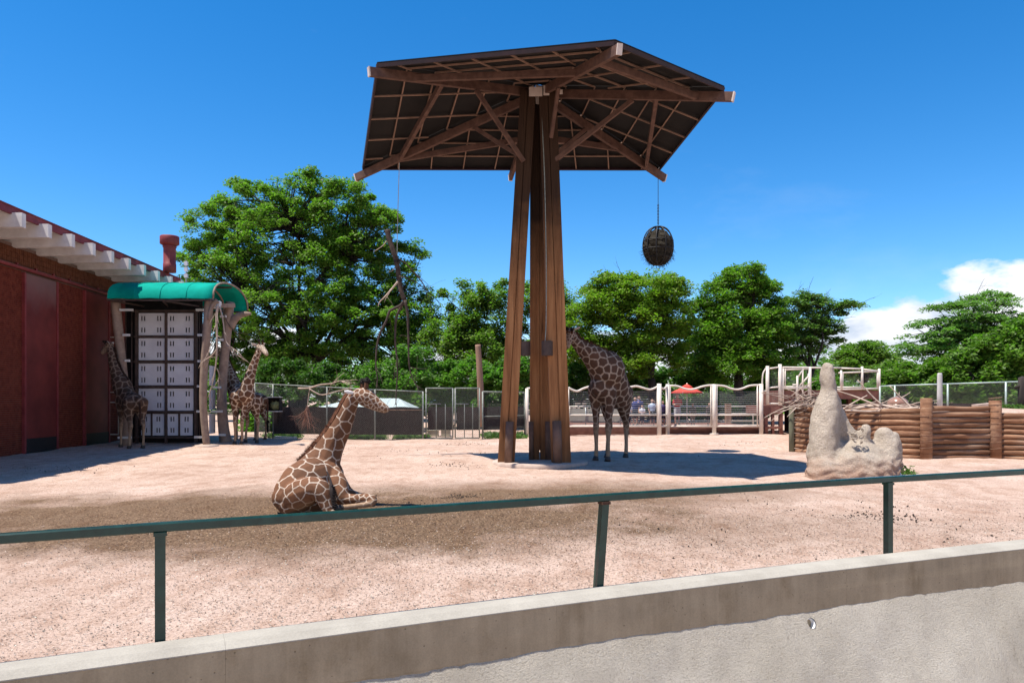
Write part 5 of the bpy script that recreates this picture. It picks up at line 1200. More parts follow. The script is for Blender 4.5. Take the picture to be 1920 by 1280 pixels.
    def tier(r0, z0, r1, z1, nm):
        mb = MB(); V = [];
        for (rr, z) in ((r0, z0), (r1, z1), (r1, z1 - .05)):
            for a in range(8): q = rr * (1 if a % 2 == 0 else .88); V.append((c[0] + q * math.cos(a * math.pi / 4 + .3), d + q * math.sin(a * math.pi / 4 + .3), z))
        mb.add(V, [(i * 8 + j, i * 8 + (j + 1) % 8, i * 8 + 8 + (j + 1) % 8, i * 8 + 8 + j) for i in range(2) for j in range(8)] + ([tuple(range(8))] if r0 < .1 else [])); return part(nm, mb, MT['umbrella'], u)
    cn = tier(r * .26, zt - .16, r, ze + .04, 'canopy'); tier(.02, zt, r * .34, zt - .14, 'vent_flap')
    mb = MB().tube([(c[0], d, .6), (c[0], d, zt + .05)], .025, 8); part('pole', mb, MT['cream_steel'], u, True)
    for a in range(8): mb = MB().tube([(c[0], d, zt - .2), (c[0] + r * .95 * math.cos(a * math.pi / 4 + .3), d + r * .95 * math.sin(a * math.pi / 4 + .3), ze)], .012, 5); part('rib', mb, MT['cream_steel'], cn)
boardwalk()

# ------------------------------------------------------------------ visitors
def person(label, x, y, d, Hh, face, shirt, legs, hair, pose='down', cap=None, bare=True, group='visitors behind the fence', z=None, long=False):
    r0 = P(x, y, d); r0 = V3(r0[0], d, .665 if z is None else z); s = Hh / 1.7
    root = thing('person', label, 'person', r0, group); fx = unit(V3(math.sin(face), -math.cos(face), 0)); sx = V3(-fx[1], fx[0], 0); g = lambda a, b, c: r0 + s * (sx * a + fx * b + V3(0, 0, c))
    rng = np.random.default_rng(int(x)); st = .03
    arms = {'down': [((.19, 0, 1.38), (.235, .0, 1.10), (.24, .06, .86))] * 2, 'crossed': [((.19, 0, 1.38), (.245, .03, 1.12), (-.02, .21, 1.14))] * 2, 'front': [((.19, 0, 1.38), (.22, .06, 1.12), (.05, .27, 1.10))] * 2, 'up': [((.19, 0, 1.38), (.26, .12, 1.2), (.10, .22, 1.50)), ((.19, 0, 1.38), (.235, .02, 1.1), (.22, .10, .88))]}[pose]
    B = MB()
    def lf(M, l, n=10, sq=(1, 1), k=3):
        p = crspline([np.append(g(a, b, c), r * s) for a, b, c, r in l], k); M.tube(p[:, :3], p[:, 3], n, sq=sq, dome=True)
    def rlf(M, l): 
        p = crspline([np.append(g(a, b, c), r * s) for a, b, c, r in l], 3); A = np.array([sx, fx, V3(0, 0, 1)]); V0 = M.n; M.tube(p[:, :3], p[:, 3], 12, sq=(1.35, .85), up=tuple(fx), dome=True)
    rlf(B, [(0, 0, .90, .125), (0, 0, 1.05, .115), (0, .01, 1.25, .135), (0, 0, 1.38, .125), (0, 0, 1.43, .08)])
    lf(B, [(0, 0, 1.40, .058), (0, .005, 1.50, .052)]); lf(B, [(0, .01, 1.52, .062), (0, .015, 1.58, .088), (0, .0, 1.64, .092), (0, -.005, 1.67, .07)])
    lf(B, [(0, .085, 1.60, .014), (0, .108, 1.565, .018)], 8); 
    for q in (1, -1):
        lf(B, [(q * .092, -.005, 1.60, .018), (q * .094, -.01, 1.57, .014)], 6)
        lf(B, [(q * .09, 0, .92, .095), (q * .095, .005, .70, .080), (q * .098, .0, .48, .056), (q * .10, -.015, .33, .055), (q * .10, -.01, .10, .036), (q * .10, .06, .035, .038), (q * .105, .13, .03, .034)])
    hands = []
    for q, arm in zip((1, -1), arms):
        (a, b, c) = [(q * t[0], t[1], t[2]) for t in arm]; lf(B, [(*a, .056), (*b, .043), (*[(b[i] + c[i]) / 2 for i in range(3)], .038), (*c, .028)]); dv = unit(np.array(c) - np.array(b)); hands.append((np.array(c), dv, q))
        pc = np.array(c) + dv * .045; lf(B, [(*c, .030), (*pc, .038), (*(pc + dv * .03), .034)])
    V, f, NN = fuse(B, .024 * s, 4); extra = MB()
    for c, dv, q in hands:
        sd = unit(np.cross(dv, (0.0, .3, 1.0))); nn = np.cross(sd, dv)
        for k, (o, ln) in enumerate(((-.026, .07), (-.009, .08), (.009, .075), (.026, .058))):
            a = c + dv * .085 + sd * o; m = a + dv * ln * .55; e = m + unit(dv + nn * .5) * ln * .45; extra.tube([g(*a), g(*m), g(*e)], np.array([.009, .008, .006]) * s, 5)
        a = c + dv * .04 + sd * .032; extra.tube([g(*a), g(*(a + sd * .03 + dv * .025)), g(*(a + sd * .035 + dv * .055))], np.array([.011, .009, .007]) * s, 5)
    nv = len(V); V2 = extra.verts(); me = bpy.data.meshes.new('body'); me.from_pydata((np.vstack([V, V2]) - r0).tolist(), [], [tuple(q) for q in f] + [tuple(i + nv for i in q) for q in extra.f]); mesh_obj('body', me, MT['skin'], root, True)
    def cloth(name, fn, colr, vox=.028):
        M = MB(); fn(M); V, f, NN = fuse(M, vox * s, 3); c = np.asarray(colr) * np.ones((len(V), 1)); o = mesh_obj(name, np_mesh(name, V - r0, f, c), MT['cloth'], root, True); return o
    def sh(M):
        rlf(M, [(0, 0, .88, .138), (0, 0, 1.05, .132), (0, .01, 1.25, .150), (0, 0, 1.37, .138), (0, 0, 1.43, .085)])
        for q, arm in zip((1, -1), arms):
            a, b, c = [np.array((q * t[0], t[1], t[2])) for t in arm]; e = a + (b - a) * .75 if not long else c; lf(M, [(*(a * .8 + np.array((0, 0, .02))), .07), (*a, .074), (*(a + (e - a) * .6), .062), (*e, .060)])
    cloth('shirt', sh, shirt)
    def tr(M):
        rlf(M, [(0, 0, .80, .125), (0, 0, .92, .138), (0, 0, 1.0, .130)])
        for q in (1, -1): lf(M, [(q * .085, 0, .90, .112), (q * .10, .005, .70, .100), (q * .105, 0, .50 if bare else .3, .092)] + ([] if bare else [(q * .105, 0, .09, .075)]))
    cloth('shorts' if bare else 'trousers', tr, legs)
    for q in (1, -1):
        M = MB(); lf(M, [(q * .10, -.03, .06, .05), (q * .10, .05, .045, .05), (q * .105, .13, .035, .042)]); part('shoe', M, MT['dark_steel'] if q * x % 2 else MT['dark_steel'], root, True)
    M = MB(); lf(M, [(0, -.03, 1.56, .085), (0, -.022, 1.63, .098), (0, -.008, 1.675, .085)]); hc = np.asarray(hair) * np.ones((M.n, 1)); M.c = [hc]; part('hair', M, MT['cloth'], root, True, True)
    if cap is not None:
        M = MB(); lf(M, [(0, -.005, 1.645, .104), (0, -.005, 1.69, .088)]); M.box(g(0, .13, 1.645), (.15 * s, .13 * s, .015), np.array([sx, fx, V3(0, 0, 1)])); M.c = [np.asarray(cap) * np.ones((M.n, 1))]; part('cap', M, MT['cloth'], root, True, True)
    return root
BR = (.03, .018, .012)
person('man in a red shirt and pale grey shorts with folded arms under the red parasol', 1270, 797, 39.3, 1.68, .2, (.42, .02, .03), (.42, .40, .40), BR, 'crossed')
person('child in a white shirt and pale cap behind the giraffe tail', 1179, 797, 38.3, 1.22, .1, (.62, .64, .68), (.03, .035, .06), BR, 'front', (.45, .48, .55))
person('adult in a dark blue shirt and shorts nearest the giraffe', 1191, 797, 39.6, 1.5, -.3, (.03, .04, .16), (.025, .028, .05), (.02, .014, .01), 'down')
person('taller visitor in a navy top beside a child in white', 1198, 797, 40.4, 1.56, .2, (.05, .06, .20), (.03, .03, .045), (.05, .025, .015), 'down')
person('small child in a white shirt and dark shorts holding hands together', 1204, 797, 38.1, 1.08, 0, (.60, .60, .62), (.02, .02, .03), BR, 'front')
person('person in a pale blue shirt with one hand raised beside the thick fence post', 1223, 797, 38.0, 1.38, .1, (.42, .50, .62), (.03, .025, .03), (.10, .055, .03), 'up')
person('person in dim purple clothes partly behind the pair of fence posts', 1243, 797, 40.0, 1.3, .2, (.08, .06, .13), (.03, .03, .05), BR, 'down')
person('child in a dark top and tan shorts standing right of the red parasol pole', 1299, 797, 39.3, 1.16, -.2, (.06, .04, .035), (.40, .28, .17), (.05, .028, .018), 'down')
person('person in dark clothes half hidden behind the middle fence post', 1330, 797, 39.3, 1.2, .1, (.05, .03, .03), (.03, .022, .022), BR, 'down')

# ------------------------------------------------------------------ raised viewing platform
def platform():
    root = thing('viewing_platform', 'raised brown viewing platform with white steel railings and mesh behind the termite mound', 'platform', G(1545, 812)); d = 35.0
    def tb(a, b, r=.045, nm='rail', dd=(0, 0)): mb = MB().tube([P(*a, d + dd[0]), P(*b, d + dd[1])], r, 8); return part(nm, mb, MT['cream_steel'], root, True)
    for x, yt, yb, r in ((1439, 686, 758, .085), (1462.5, 682.5, 760, .085), (1468, 690, 757, .05), (1518.5, 688, 752, .075), (1495, 704, 752, .05), (1493, 720, 752, .035), (1505, 690, 750, .04), (1516, 700, 750, .04), (1472, 691, 726, .04)): tb((x, yb), (x, yt), r, 'post')
    for x, yt, yb, r in ((1577, 694, 730, .055), (1580, 698, 729, .035), (1616.5, 687, 730, .06), (1645, 697, 729, .035), (1648.5, 691, 732, .06)): tb((x, yb), (x, yt), r, 'post')
    for a, b in (((1434, 692), (1462, 688)), ((1440, 727), (1462, 725)), ((1429, 733), (1439, 733)), ((1464, 688.5), (1577, 689.5)), ((1470, 693), (1518, 691)), ((1470, 725), (1518, 725)), ((1470, 728), (1518, 727)), ((1577, 690), (1617, 691.5)), ((1617, 692), (1649, 696)), ((1572, 699), (1649, 695.5)), ((1570, 726), (1617, 726)), ((1570, 730), (1649, 728)), ((1436, 756), (1465, 757)), ((1497, 706), (1505, 693)), ((1499, 723), (1517, 704)), ((1486, 721), (1497, 721))): tb(a, b, .04)
    p = crspline([P(x, y, d) for x, y in ((1430, 766), (1429, 730), (1430, 705), (1433, 695), (1439, 691))], 4); mb = MB().tube(p, .035, 8); part('rail', mb, MT['cream_steel'], root, True)
    def panel(x0, x1, y0, y1, dd=0):
        A = P(x0, y1, d + dd); B_ = P(x1, y1, d + dd); part('wire_mesh', net(MB(), A, B_, 0, P(0, y0, d + dd)[2] - A[2], .08, .003), MT['mesh_wire'], root, kind='stuff')
    for q in ((1441, 1461, 692, 756), (1470, 1517, 693, 725), (1577, 1616, 698, 727), (1617, 1648, 697, 727)): panel(*q)
    def bx(x0, x1, y0, y1, d0, d1, nm, mat='deck_brown'):
        a = P(x0, y1, d0); b = P(x1, y0, d0); mb = MB(); k = d1 - d0; mb.hexa([(a[0], d0, a[2]), (b[0], d0, a[2]), (b[0], d1, a[2]), (a[0], d1, a[2]), (a[0], d0, b[2]), (b[0], d0, b[2]), (b[0], d1, b[2]), (a[0], d1, b[2])]); return part(nm, mb, MT[mat], root)
    bx(1430, 1468, 760, 776, d - .02, d + 2.5, 'platform_side'); bx(1470, 1575, 731, 760, d + .1, d + 4, 'platform_side'); bx(1575, 1651, 731, 748, d + .1, d + 4, 'platform_side')
    bx(1434, 1440, 776, 815, d, d + .2, 'leg'); bx(1448, 1452, 776, 815, d, d + .2, 'leg'); bx(1462, 1468, 776, 818, d, d + .2, 'leg')
    bx(1434, 1466, 799, 803, d - .05, d, 'brace'); bx(1430, 1470, 808, 818, d + .3, d + .9, 'footing', 'conc_slab')
    for x in (1590, 1640): bx(x, x + 7, 748, 800, d + 1, d + 1.2, 'leg')
    panel(1436, 1464, 778, 812, .1)
    for k in range(6): bx(1484 + k * 3, 1500 + k * 3, 752 - k * 4.2, 753.5 - k * 4.2, d + .4 + k * .2, d + .65 + k * .2, 'stair_tread')
platform()
def sheds():
    d0, d1 = 35, 38.6; r = thing('shed', 'low shed with a pale hipped metal roof behind the windscreened fence', 'shed', P(672, 790, 36.5)); P0 = [P(577, 767, d0), P(772, 766, d0)]; x0, x1 = P0[0][0], P0[1][0]; ze = P0[0][2]; zr = P(0, 746.5, 36.8)[2]
    mb = MB(); ym = (d0 + d1) / 2; V = [(x0, d0, ze), (x1, d0, ze), (x1, d1, ze), (x0, d1, ze), (x0 + 1.9, ym, zr), (x1 - .9, ym, zr)]
    mb.add(V + [(a, b, c - .07) for a, b, c in V[:4]], [(0, 1, 5, 4), (1, 2, 5), (2, 3, 4, 5), (3, 0, 4), (0, 6, 7, 1), (1, 7, 8, 2), (2, 8, 9, 3), (3, 9, 6, 0), (9, 8, 7, 6)]); rf = part('roof', mb, MT['shed_roof'], r)
    mb = MB()
    for x in np.arange(x0 + .45, x1 - .2, .45):
        t = min(1, max(0, (x - x0) / 1.9)); t = min(t, max(0, (x1 - x) / .9)); mb.beam((x, d0 + .02, ze + .012), (x, d0 + (ym - d0) * t, ze + (zr - ze) * t + .012), .03, .02)
    part('seam', mb, MT['shed_roof'], rf)
    mb = MB(); mb.box(((x0 + x1) / 2, ym, (ze + .3) / 2), (x1 - x0 - .6, d1 - d0 - .6, ze - .42)); part('wall', mb, MT['shed_wall'], r)
    d = 52
    for k, (xa, xb) in enumerate(((806, 830), (856, 874))):
        a, b = P(xa, 754, d), P(xb, 754, d); m = P((xa + xb) / 2, 748.5, d + .8); r2 = thing('shelter_tent', ('wider' if k == 0 else 'narrower') + ' small white pitched roof glimpsed far through the fence gates', 'tent', V3(m[0], d, .57), 'white roofs beyond the gates')
        mb = MB(); mb.add([a, b, b + V3(0, 1.6, 0), a + V3(0, 1.6, 0), m + V3(-.1, 0, 0), m + V3(.1, 0, 0)], [(0, 1, 5, 4), (1, 2, 5), (2, 3, 4, 5), (3, 0, 4), (3, 2, 1, 0)]); part('roof', mb, MT['plank'], r2)
        for p in (a, b): mb = MB().tube([V3(p[0], p[1] + .1, .5), p + V3(0, .1, 0)], .04, 6); part('pole', mb, MT['plank'], r2)
sheds()
# ------------------------------------------------------------------ trees
def leaf_arrays(C, L_, W_, rng, droop, base, tw, flat=.65):
    """rhomb leaves at points C; tone from the leaf's own colour spread"""
    n = len(C); a = rng.uniform(0, 2 * np.pi, n); u = np.column_stack([np.cos(a), np.sin(a), rng.normal(-droop, .35, n)]); u /= np.linalg.norm(u, axis=1)[:, None]
    nr = np.column_stack([rng.normal(0, flat, n), rng.normal(0, flat, n), np.ones(n)]); w = np.cross(u, nr); w /= np.maximum(np.linalg.norm(w, axis=1)[:, None], 1e-6)
    l = (L_ * rng.uniform(.65, 1.3, n))[:, None]; ww = (W_ * rng.uniform(.7, 1.25, n))[:, None]
    V = np.stack([C - u * l * .5, C - w * ww * .5, C + u * l * .5, C + w * ww * .5], axis=1).reshape(-1, 3)
    Fq = np.arange(4 * n).reshape(n, 4); g = rng.normal(0, 1, n); base = np.asarray(base) * ((1.18, 1.22, 1.1) if base[1] > base[0] else (1, 1, 1))
    c = base[None, :] * (1 + .20 * g[:, None]); c = c * (1 + np.asarray(tw)[None, :] * rng.normal(0, 1, n)[:, None]); c = np.repeat(np.clip(c, .005, .5), 4, axis=0)
    return V, Fq, c
def tree(name, label, cat, base, d, blobs, nclump, nleaf, leaf=(.26, .12), col=(.050, .092, .018), seed=1, trunk=.35, fork=.32, csize=(.75, .28), stems=1, group=None, droop=.25, shell=.55, bare=0, tw=(.12, 0, .2), depth=.9, limbs=.5, lean=0, tmat='bark'):
    rng = np.random.default_rng(seed); b0 = np.asarray(base, float); root = thing(name, label, cat, b0, group)
    bl = [(P(x, y, d + (o[0] if o else 0)), rx * d / F, ry * d / F) for x, y, rx, ry, *o in blobs]
    wt = np.array([rx * rx * ry for _, rx, ry in bl]) ** .75; wt /= wt.sum(); cl = []; cmean = np.average([c for c, _, _ in bl], axis=0, weights=wt)
    for k, (c, rx, ry) in enumerate(bl):
        m = max(3, int(nclump * wt[k]))
        for _ in range(m):
            v = unit(rng.normal(0, 1, 3)); r = rng.uniform(shell, 1.13) ** .6 if rng.uniform() < .8 else rng.uniform(.15, 1)
            if v[2] < -.35 and rng.uniform() < .45: v[2] = -v[2]
            cl.append(c + v * r * V3(rx, rx * depth, ry))
    cl = np.array(cl); per = np.maximum(12, (nleaf / len(cl) * rng.gamma(3, 1 / 3, len(cl)))).astype(int)
    idx = np.repeat(np.arange(len(cl)), per); n = len(idx); sz = (rng.uniform(.65, 1.35, len(cl)))[idx]
    off = rng.normal(0, 1, (n, 3)); off /= np.linalg.norm(off, axis=1)[:, None]; off *= (rng.uniform(0, 1, n) ** .55)[:, None]
    C = cl[idx] + off * np.column_stack([csize[0] * sz, csize[0] * sz, csize[1] * sz]); out = np.linalg.norm((cl[idx] + off - cmean)[:, :2], axis=1); C[:, 2] -= .18 * csize[0] * (off[:, 0] ** 2 + off[:, 1] ** 2) * sz
    V, Fq, c = leaf_arrays(C, leaf[0], leaf[1], rng, droop, col, tw)
    tone = np.repeat((1 + rng.normal(0, .09, len(cl)))[idx], 4)[:, None]; c = np.clip(c * tone, .004, .5)
    o = mesh_obj('crown', np_mesh('crown', V - b0, Fq, c), MT['leaf'], root)
    # trunk and limbs
    mb = MB(); top = max(x[2] for x in cl); zf = b0[2] + (top - b0[2]) * fork; forks = []
    for s in range(stems):
        a = b0 + V3(rng.normal(0, .25), rng.normal(0, .25), -.15) * (1 if stems > 1 else .0) + V3(0, 0, -.1); e = V3(b0[0] + lean + (rng.normal(0, .8) if stems > 1 else 0), b0[1] + (rng.normal(0, .5) if stems > 1 else 0), zf); mid = (a + e) / 2 + V3(rng.normal(0, .1), rng.normal(0, .1), 0)
        r = trunk / (stems ** .5); p = crspline([a, a + (mid - a) * .25, mid, e], 4); mb.tube(p, np.interp(np.linspace(0, 1, len(p)), [0, .15, 1], [r * 1.5, r * 1.05, r * .72]), 10); forks.append((e, r * .72))
    part('trunk', mb, MT[tmat], root, True)
    lm = MB(); mains = []
    nm = max(4, int(6 + trunk * 14))
    sel = rng.permutation(len(cl))[:nm]
    for i in sel:
        e, r = forks[rng.integers(len(forks))]; t = cl[i] * .72 + cmean * .28; hlen = np.linalg.norm(t - e); m1 = e + (t - e) * .35 + V3(0, 0, .16 * hlen) + rng.normal(0, .06 * hlen, 3); m2 = e + (t - e) * .7 + V3(0, 0, .14 * hlen) + rng.normal(0, .05 * hlen, 3)
        p = crspline([e, m1, m2, t], 4); lm.tube(p, np.linspace(r * .62, r * .10, len(p)), 7); mains.append((p, r))
    pool = np.vstack([m[0][3:] for m in mains])
    for i in rng.permutation(len(cl))[:int(len(cl) * limbs)]:
        q = cl[i]; dd = np.linalg.norm(pool - q, axis=1) + np.maximum(0, pool[:, 2] - q[2]) * .5; j = int(np.argmin(dd)); a = pool[j]; h = np.linalg.norm(q - a)
        if h > 6: continue
        p = crspline([a, a + (q - a) * .5 + rng.normal(0, .10 * h, 3) + V3(0, 0, .08 * h), q], 3); lm.tube(p, np.linspace(min(.07, .02 + .014 * h), .010, len(p)), 4)
    for _ in range(bare):
        q = cl[rng.integers(len(cl))]; twig(lm, q, unit(q - cmean + rng.normal(0, .5, 3)), rng.uniform(.6, 1.4), .018, rng, 1, .0, 2, (1, 3))
    part('limb', lm, MT[tmat], root, True, kind='stuff')
    return root
def bpt(x, d): return gp((x - 960) / F * d, d)
tree('locust_tree', 'huge broad honey locust with a domed bright green crown behind the fence', 'tree', bpt(558, 51), 51,
     [(565, 380, 62, 58), (470, 400, 74, 60), (640, 405, 78, 66), (400, 435, 62, 62), (700, 450, 55, 70), (545, 470, 130, 90), (440, 515, 90, 75), (640, 520, 105, 85), (372, 500, 38, 45), (738, 530, 45, 55), (560, 590, 150, 70), (690, 610, 95, 70), (770, 620, 60, 60), (470, 610, 75, 75), (745, 680, 80, 60), (600, 670, 100, 60), (510, 690, 60, 45), (395, 560, 45, 50), (420, 640, 60, 55), (455, 695, 60, 40), (400, 700, 50, 40), (790, 655, 45, 65), (765, 490, 34, 40), (800, 590, 35, 50)],
     1400, 270000, (.225, .10), (.112, .190, .030), 3, .62, .24, (.66, .36), 3, bare=20, limbs=.7)
tree('spiky_tree', 'dense tree with upright leafy shoots between the big locust and the timber posts', 'tree', bpt(880, 48), 48,
     [(862, 590, 40, 62), (905, 590, 42, 62), (950, 600, 45, 72), (845, 650, 55, 60), (900, 670, 70, 60), (965, 690, 65, 60), (1020, 600, 50, 70), (1045, 580, 38, 50), (1030, 680, 60, 60)],
     420, 80000, (.22, .10), (.12, .19, .034), 7, .32, .25, (.55, .45), 2, droop=-.1, limbs=.4)
tree('locust_tree', 'yellow-green locust with layered sprays just right of the timber posts', 'tree', bpt(1222, 45), 45,
     [(1150, 555, 55, 42), (1215, 545, 65, 38), (1120, 600, 50, 48), (1250, 590, 45, 60), (1190, 610, 75, 50), (1110, 650, 45, 45), (1225, 660, 70, 45), (1155, 675, 60, 40), (1270, 640, 30, 45), (1080, 610, 30, 40)],
     420, 80000, (.21, .09), (.135, .205, .024), 12, .32, .30, (.75, .32), 1, bare=14, limbs=.7)
tree('pagoda_tree', 'tall dark green tree rising behind the wavy fence', 'tree', bpt(1385, 47.5), 47.5,
     [(1395, 525, 42, 36), (1360, 560, 42, 42), (1420, 565, 42, 46), (1390, 610, 75, 55), (1335, 640, 50, 48), (1440, 640, 48, 60), (1385, 680, 85, 42), (1318, 600, 32, 40), (1330, 690, 45, 36), (1435, 695, 38, 30), (1455, 600, 24, 50)],
     520, 95000, (.22, .10), (.105, .185, .025), 15, .38, .30, (.65, .36), 1, limbs=.6)
tree('airy_tree', 'airy blue-green tree with branches reaching right over the viewing platform', 'tree', bpt(1500, 49), 49,
     [(1490, 570, 30, 24), (1525, 570, 26, 22), (1560, 578, 28, 12), (1594, 574, 22, 9), (1500, 610, 42, 30), (1545, 612, 34, 20), (1490, 650, 40, 36), (1530, 645, 34, 24), (1552, 634, 18, 14)],
     190, 24000, (.25, .10), (.095, .155, .045), 19, .22, .42, (.6, .2), 2, bare=34, limbs=.8)
tree('round_tree', 'small rounded tree far away between the mound top and the clouds', 'tree', bpt(1622, 62), 62,
     [(1622, 655, 32, 18), (1600, 672, 32, 20), (1645, 672, 34, 20), (1622, 690, 50, 22)], 110, 22000, (.28, .13), (.10, .165, .028), 22, .25, .4, (.75, .3), 1)
tree('locust_tree', 'large feathery locust with thin wind-swept top near the picture edge, above the log wall', 'tree', bpt(1830, 47), 47,
     [(1858, 565, 48, 16), (1800, 590, 52, 22), (1885, 590, 34, 18), (1760, 625, 55, 25), (1830, 625, 60, 34), (1735, 660, 38, 22), (1800, 665, 62, 34), (1870, 660, 60, 48), (1905, 640, 40, 50)],
     240, 42000, (.25, .095), (.12, .20, .060), 27, .34, .35, (.85, .19), 1, bare=26, limbs=.8, shell=.8)
tree('leafy_tree', 'full green tree lower in front of the feathery locust, behind the far fence', 'tree', bpt(1872, 41), 41,
     [(1835, 690, 50, 48), (1885, 660, 52, 50), (1920, 690, 50, 60), (1860, 735, 60, 40), (1950, 650, 55, 60), (1800, 720, 40, 32)], 240, 46000, (.26, .13), (.095, .165, .028), 30, .25, .25, (.6, .4), 2)
tree('leafy_tree', 'bushy mid-green tree low behind the far fence beside the viewing platform', 'tree', bpt(1710, 46), 46,
     [(1690, 712, 42, 28), (1735, 705, 45, 30), (1660, 728, 35, 22), (1770, 725, 40, 28), (1712, 738, 60, 24)], 170, 34000, (.25, .13), (.098, .170, .028), 33, .2, .25, (.6, .36), 2)
for i, (x, dd, bl, col_, lab) in enumerate(((500, 38, [(500, 785, 26, 30), (480, 800, 24, 24)], (.055, .11, .018), 'bright green bush by the hay feeder behind the fence'),
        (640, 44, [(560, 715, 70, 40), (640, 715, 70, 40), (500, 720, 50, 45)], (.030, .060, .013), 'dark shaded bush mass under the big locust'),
        (740, 40, [(720, 715, 50, 38), (775, 700, 45, 50), (690, 730, 40, 24)], (.050, .098, .018), 'green bush behind the fence past the resting giraffe head'),
        (850, 41, [(830, 715, 45, 40), (880, 710, 45, 44), (860, 755, 40, 22)], (.052, .100, .016), 'green bush hanging over the double gate'),
        (940, 40, [(930, 720, 40, 44), (970, 715, 40, 46), (915, 765, 26, 16), (955, 770, 30, 18)], (.048, .096, .018), 'dense bush directly behind the timber posts'),
        (1040, 46, [(1040, 725, 40, 34), (1090, 715, 45, 34), (1150, 720, 45, 26)], (.034, .070, .014), 'dark bush behind the banner screen'),
        (1240, 49, [(1215, 715, 40, 26), (1265, 712, 40, 26), (1310, 715, 40, 26)], (.040, .085, .016), 'bush spread behind the red parasol'),
        (1300, 47, [(1290, 772, 40, 22), (1340, 762, 40, 30), (1245, 780, 26, 16)], (.060, .118, .020), 'sunlit low bush behind the guard rail'),
        (1400, 48, [(1395, 765, 40, 30), (1425, 745, 34, 40)], (.058, .112, .020), 'low bush behind the guard rail near the viewing platform'),
        (1600, 44, [(1590, 745, 40, 22), (1640, 745, 35, 20), (1545, 735, 30, 24)], (.048, .094, .018), 'bush behind the viewing platform deck'))):
    tree('bush', lab, 'bush', bpt(x, dd), dd, bl, 90, 18000, (.20, .10), tuple(1.8 * v for v in col_), 40 + i, .08, .2, (.42, .34), 3, limbs=.3, shell=.35)
def treeline():
    rng = np.random.default_rng(77); Vs = []; Fs = []; Cs = []; n0 = 0
    for k in range(190):
        x = rng.uniform(-62, 78); y = rng.uniform(66, 86); h = 4.6 + 1.6 * math.sin(x * .23) + rng.normal(0, .7); m = 300
        C = V3(x, y, .6) + np.abs(rng.normal(0, 1, (m, 3))) * V3(1, 1, 0) * rng.choice((-1, 1), (m, 3)) * V3(2.2, 1.2, 1) + np.column_stack([np.zeros(m), np.zeros(m), rng.uniform(0, 1, m) ** .7 * h])
        V, f, c = leaf_arrays(C, .62, .34, rng, .1, (.07, .125, .025), (.1, 0, .1)); Vs.append(V); Fs.append(f + n0); Cs.append(c * rng.uniform(.8, 1.2)); n0 += len(V)
    o = mesh_obj('woods', np_mesh('woods', np.vstack(Vs), np.vstack(Fs), np.vstack(Cs)), MT['leaf']); o['kind'] = 'stuff'
treeline()
def dead_trunk():
    d = 37; p = P(899, 735, d); mb = MB(); mb.tube(crspline([np.append(P(x, y, d), 0)[:3] for x, y in ((903, 800), (901, 735), (899, 690), (897, 660), (896, 646))], 3), np.linspace(.17, .135, 13), 12)
    single('tree_snag', mb, MT['stump'], V3(p[0], d, GS * d), 'bare weathered trunk cut off flat, standing above the double gate', 'tree trunk', smooth=True)
dead_trunk()

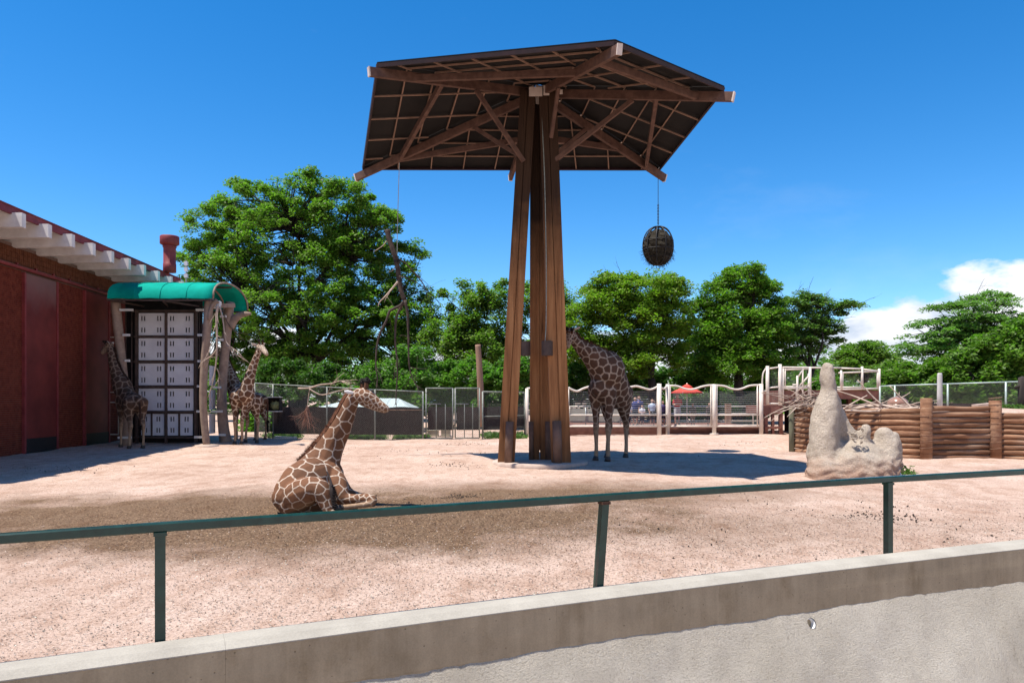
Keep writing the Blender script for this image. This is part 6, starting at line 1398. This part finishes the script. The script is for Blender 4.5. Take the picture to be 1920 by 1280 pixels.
# ------------------------------------------------------------------ ground litter
def litter():
    rng = np.random.default_rng(50)
    def pellets(name, cx, cy, rx, ry, n, s=.017):
        V = []; f = []; k = 0
        for _ in range(n):
            p = G(cx + rng.normal(0, rx), cy + rng.normal(0, ry)) + V3(0, 0, s * .3); r = s * rng.uniform(.6, 1.25); e = unit(rng.normal(0, 1, 3)); 
            V += [p + V3(r * 1.3 * e[0], r * 1.3 * e[1], 0), p - V3(r * 1.3 * e[0], r * 1.3 * e[1], 0), p + V3(-r * e[1], r * e[0], 0), p - V3(-r * e[1], r * e[0], 0), p + V3(0, 0, r), p - V3(0, 0, r)]
            f += [tuple(q + k for q in t) for t in ((0, 2, 4), (2, 1, 4), (1, 3, 4), (3, 0, 4), (2, 0, 5), (1, 2, 5), (3, 1, 5), (0, 3, 5))]; k += 6
        mb = MB().add(V, f); single(name, mb, MT['pellet'], G(cx, cy), kind='stuff')
    for c in ((1640, 970, 40, 5, 120), (1580, 962, 70, 12, 40), (1450, 935, 50, 6, 20), (850, 873, 25, 3.5, 90), (60, 1030, 45, 10, 70), (858, 932, 18, 3, 90), (820, 935, 60, 8, 40), (130, 875, 70, 6, 60), (700, 848, 120, 5, 60), (1000, 850, 200, 5, 50), (1330, 832, 70, 2.5, 60), (860, 832, 30, 1.5, 40), (1750, 990, 90, 20, 30), (1250, 1010, 120, 30, 20)): pellets('droppings', *c)
    # wood chips and straw of the trampled mulch
    n = 30000; X = np.concatenate([rng.normal(-2.4, 2.6, n // 2), rng.normal(-.5, 3.2, n // 2)]); Y = np.concatenate([rng.normal(11.6, 1.5, n // 2), rng.normal(11.9, 1.9, n // 2)])
    keep = Y > wy(X) + .1; X, Y = X[keep], Y[keep]; m = len(X); Z = GS * Y + .012 + .022 * np.sin(1.3 * X + .7 * Y) * np.sin(.9 * Y - .4 * X) + .014 * np.sin(3.1 * X + 1.1) * np.sin(2.7 * Y)
    V, f, c = leaf_arrays(np.column_stack([X, Y, Z]), .034, .010, rng, 0, (.17, .11, .062), (0.05, .03, .0), .25); tn = np.repeat(rng.choice((.35, .7, 1.2, 1.9), m, p=(.3, .3, .25, .15)), 4)[:, None]
    o = mesh_obj('wood_chips', np_mesh('wood_chips', V, f, np.clip(c * tn, .01, .6)), MT['chip']); o['kind'] = 'stuff'
    n = 22000; X = rng.uniform(-7, 9, n); Y = wy(X) + .08 + np.abs(rng.normal(0, 2.6, n)); Z = GS * Y + .008 + (Y - wy(X) > .6) * (.022 * np.sin(1.3 * X + .7 * Y) * np.sin(.9 * Y - .4 * X) + .014 * np.sin(3.1 * X + 1.1) * np.sin(2.7 * Y))
    V, f, c = leaf_arrays(np.column_stack([X, Y, Z]), .022, .013, rng, 0, (.42, .33, .27), (0.03, .02, .0), .5); tn = np.repeat(rng.choice((.35, .6, .9, 1.15), n, p=(.25, .3, .25, .2)), 4)[:, None]
    o = mesh_obj('gravel', np_mesh('gravel', V, f, np.clip(c * tn, .01, .65)), MT['chip']); o['kind'] = 'stuff'
    # weeds along the fence foot and by the mound
    pts = []
    for (x0, x1, y0, y1, k) in ((640, 720, 819, 824, 260), (740, 800, 820, 824, 200), (905, 985, 815, 823, 300), (490, 560, 816, 822, 160), (1690, 1704, 887, 890, 14)):
        for _ in range(k): pts.append(G(rng.uniform(x0, x1), rng.uniform(y0, y1)) + V3(0, .25 if y0 < 850 else 0, 0))
    for _ in range(500): pts.append(P(rng.uniform(1872, 1912), rng.uniform(766, 772), 24.5 + rng.uniform(0, 1.5)) * V3(1, 1, 0) + V3(0, 0, 1.66))
    pts = np.array(pts); idx = np.repeat(np.arange(len(pts)), 9); C = pts[idx] + rng.normal(0, 1, (len(idx), 3)) * V3(.10, .08, .0) + np.column_stack([np.zeros(len(idx)), np.zeros(len(idx)), rng.uniform(0, .20, len(idx)) * rng.uniform(.3, 1, len(pts))[idx]])
    V, f, c = leaf_arrays(C, .12, .045, rng, -.7, (.060, .115, .022), (.12, 0, .1), .8); o = mesh_obj('grass', np_mesh('grass', V, f, c), MT['grass']); o['kind'] = 'stuff'
litter()
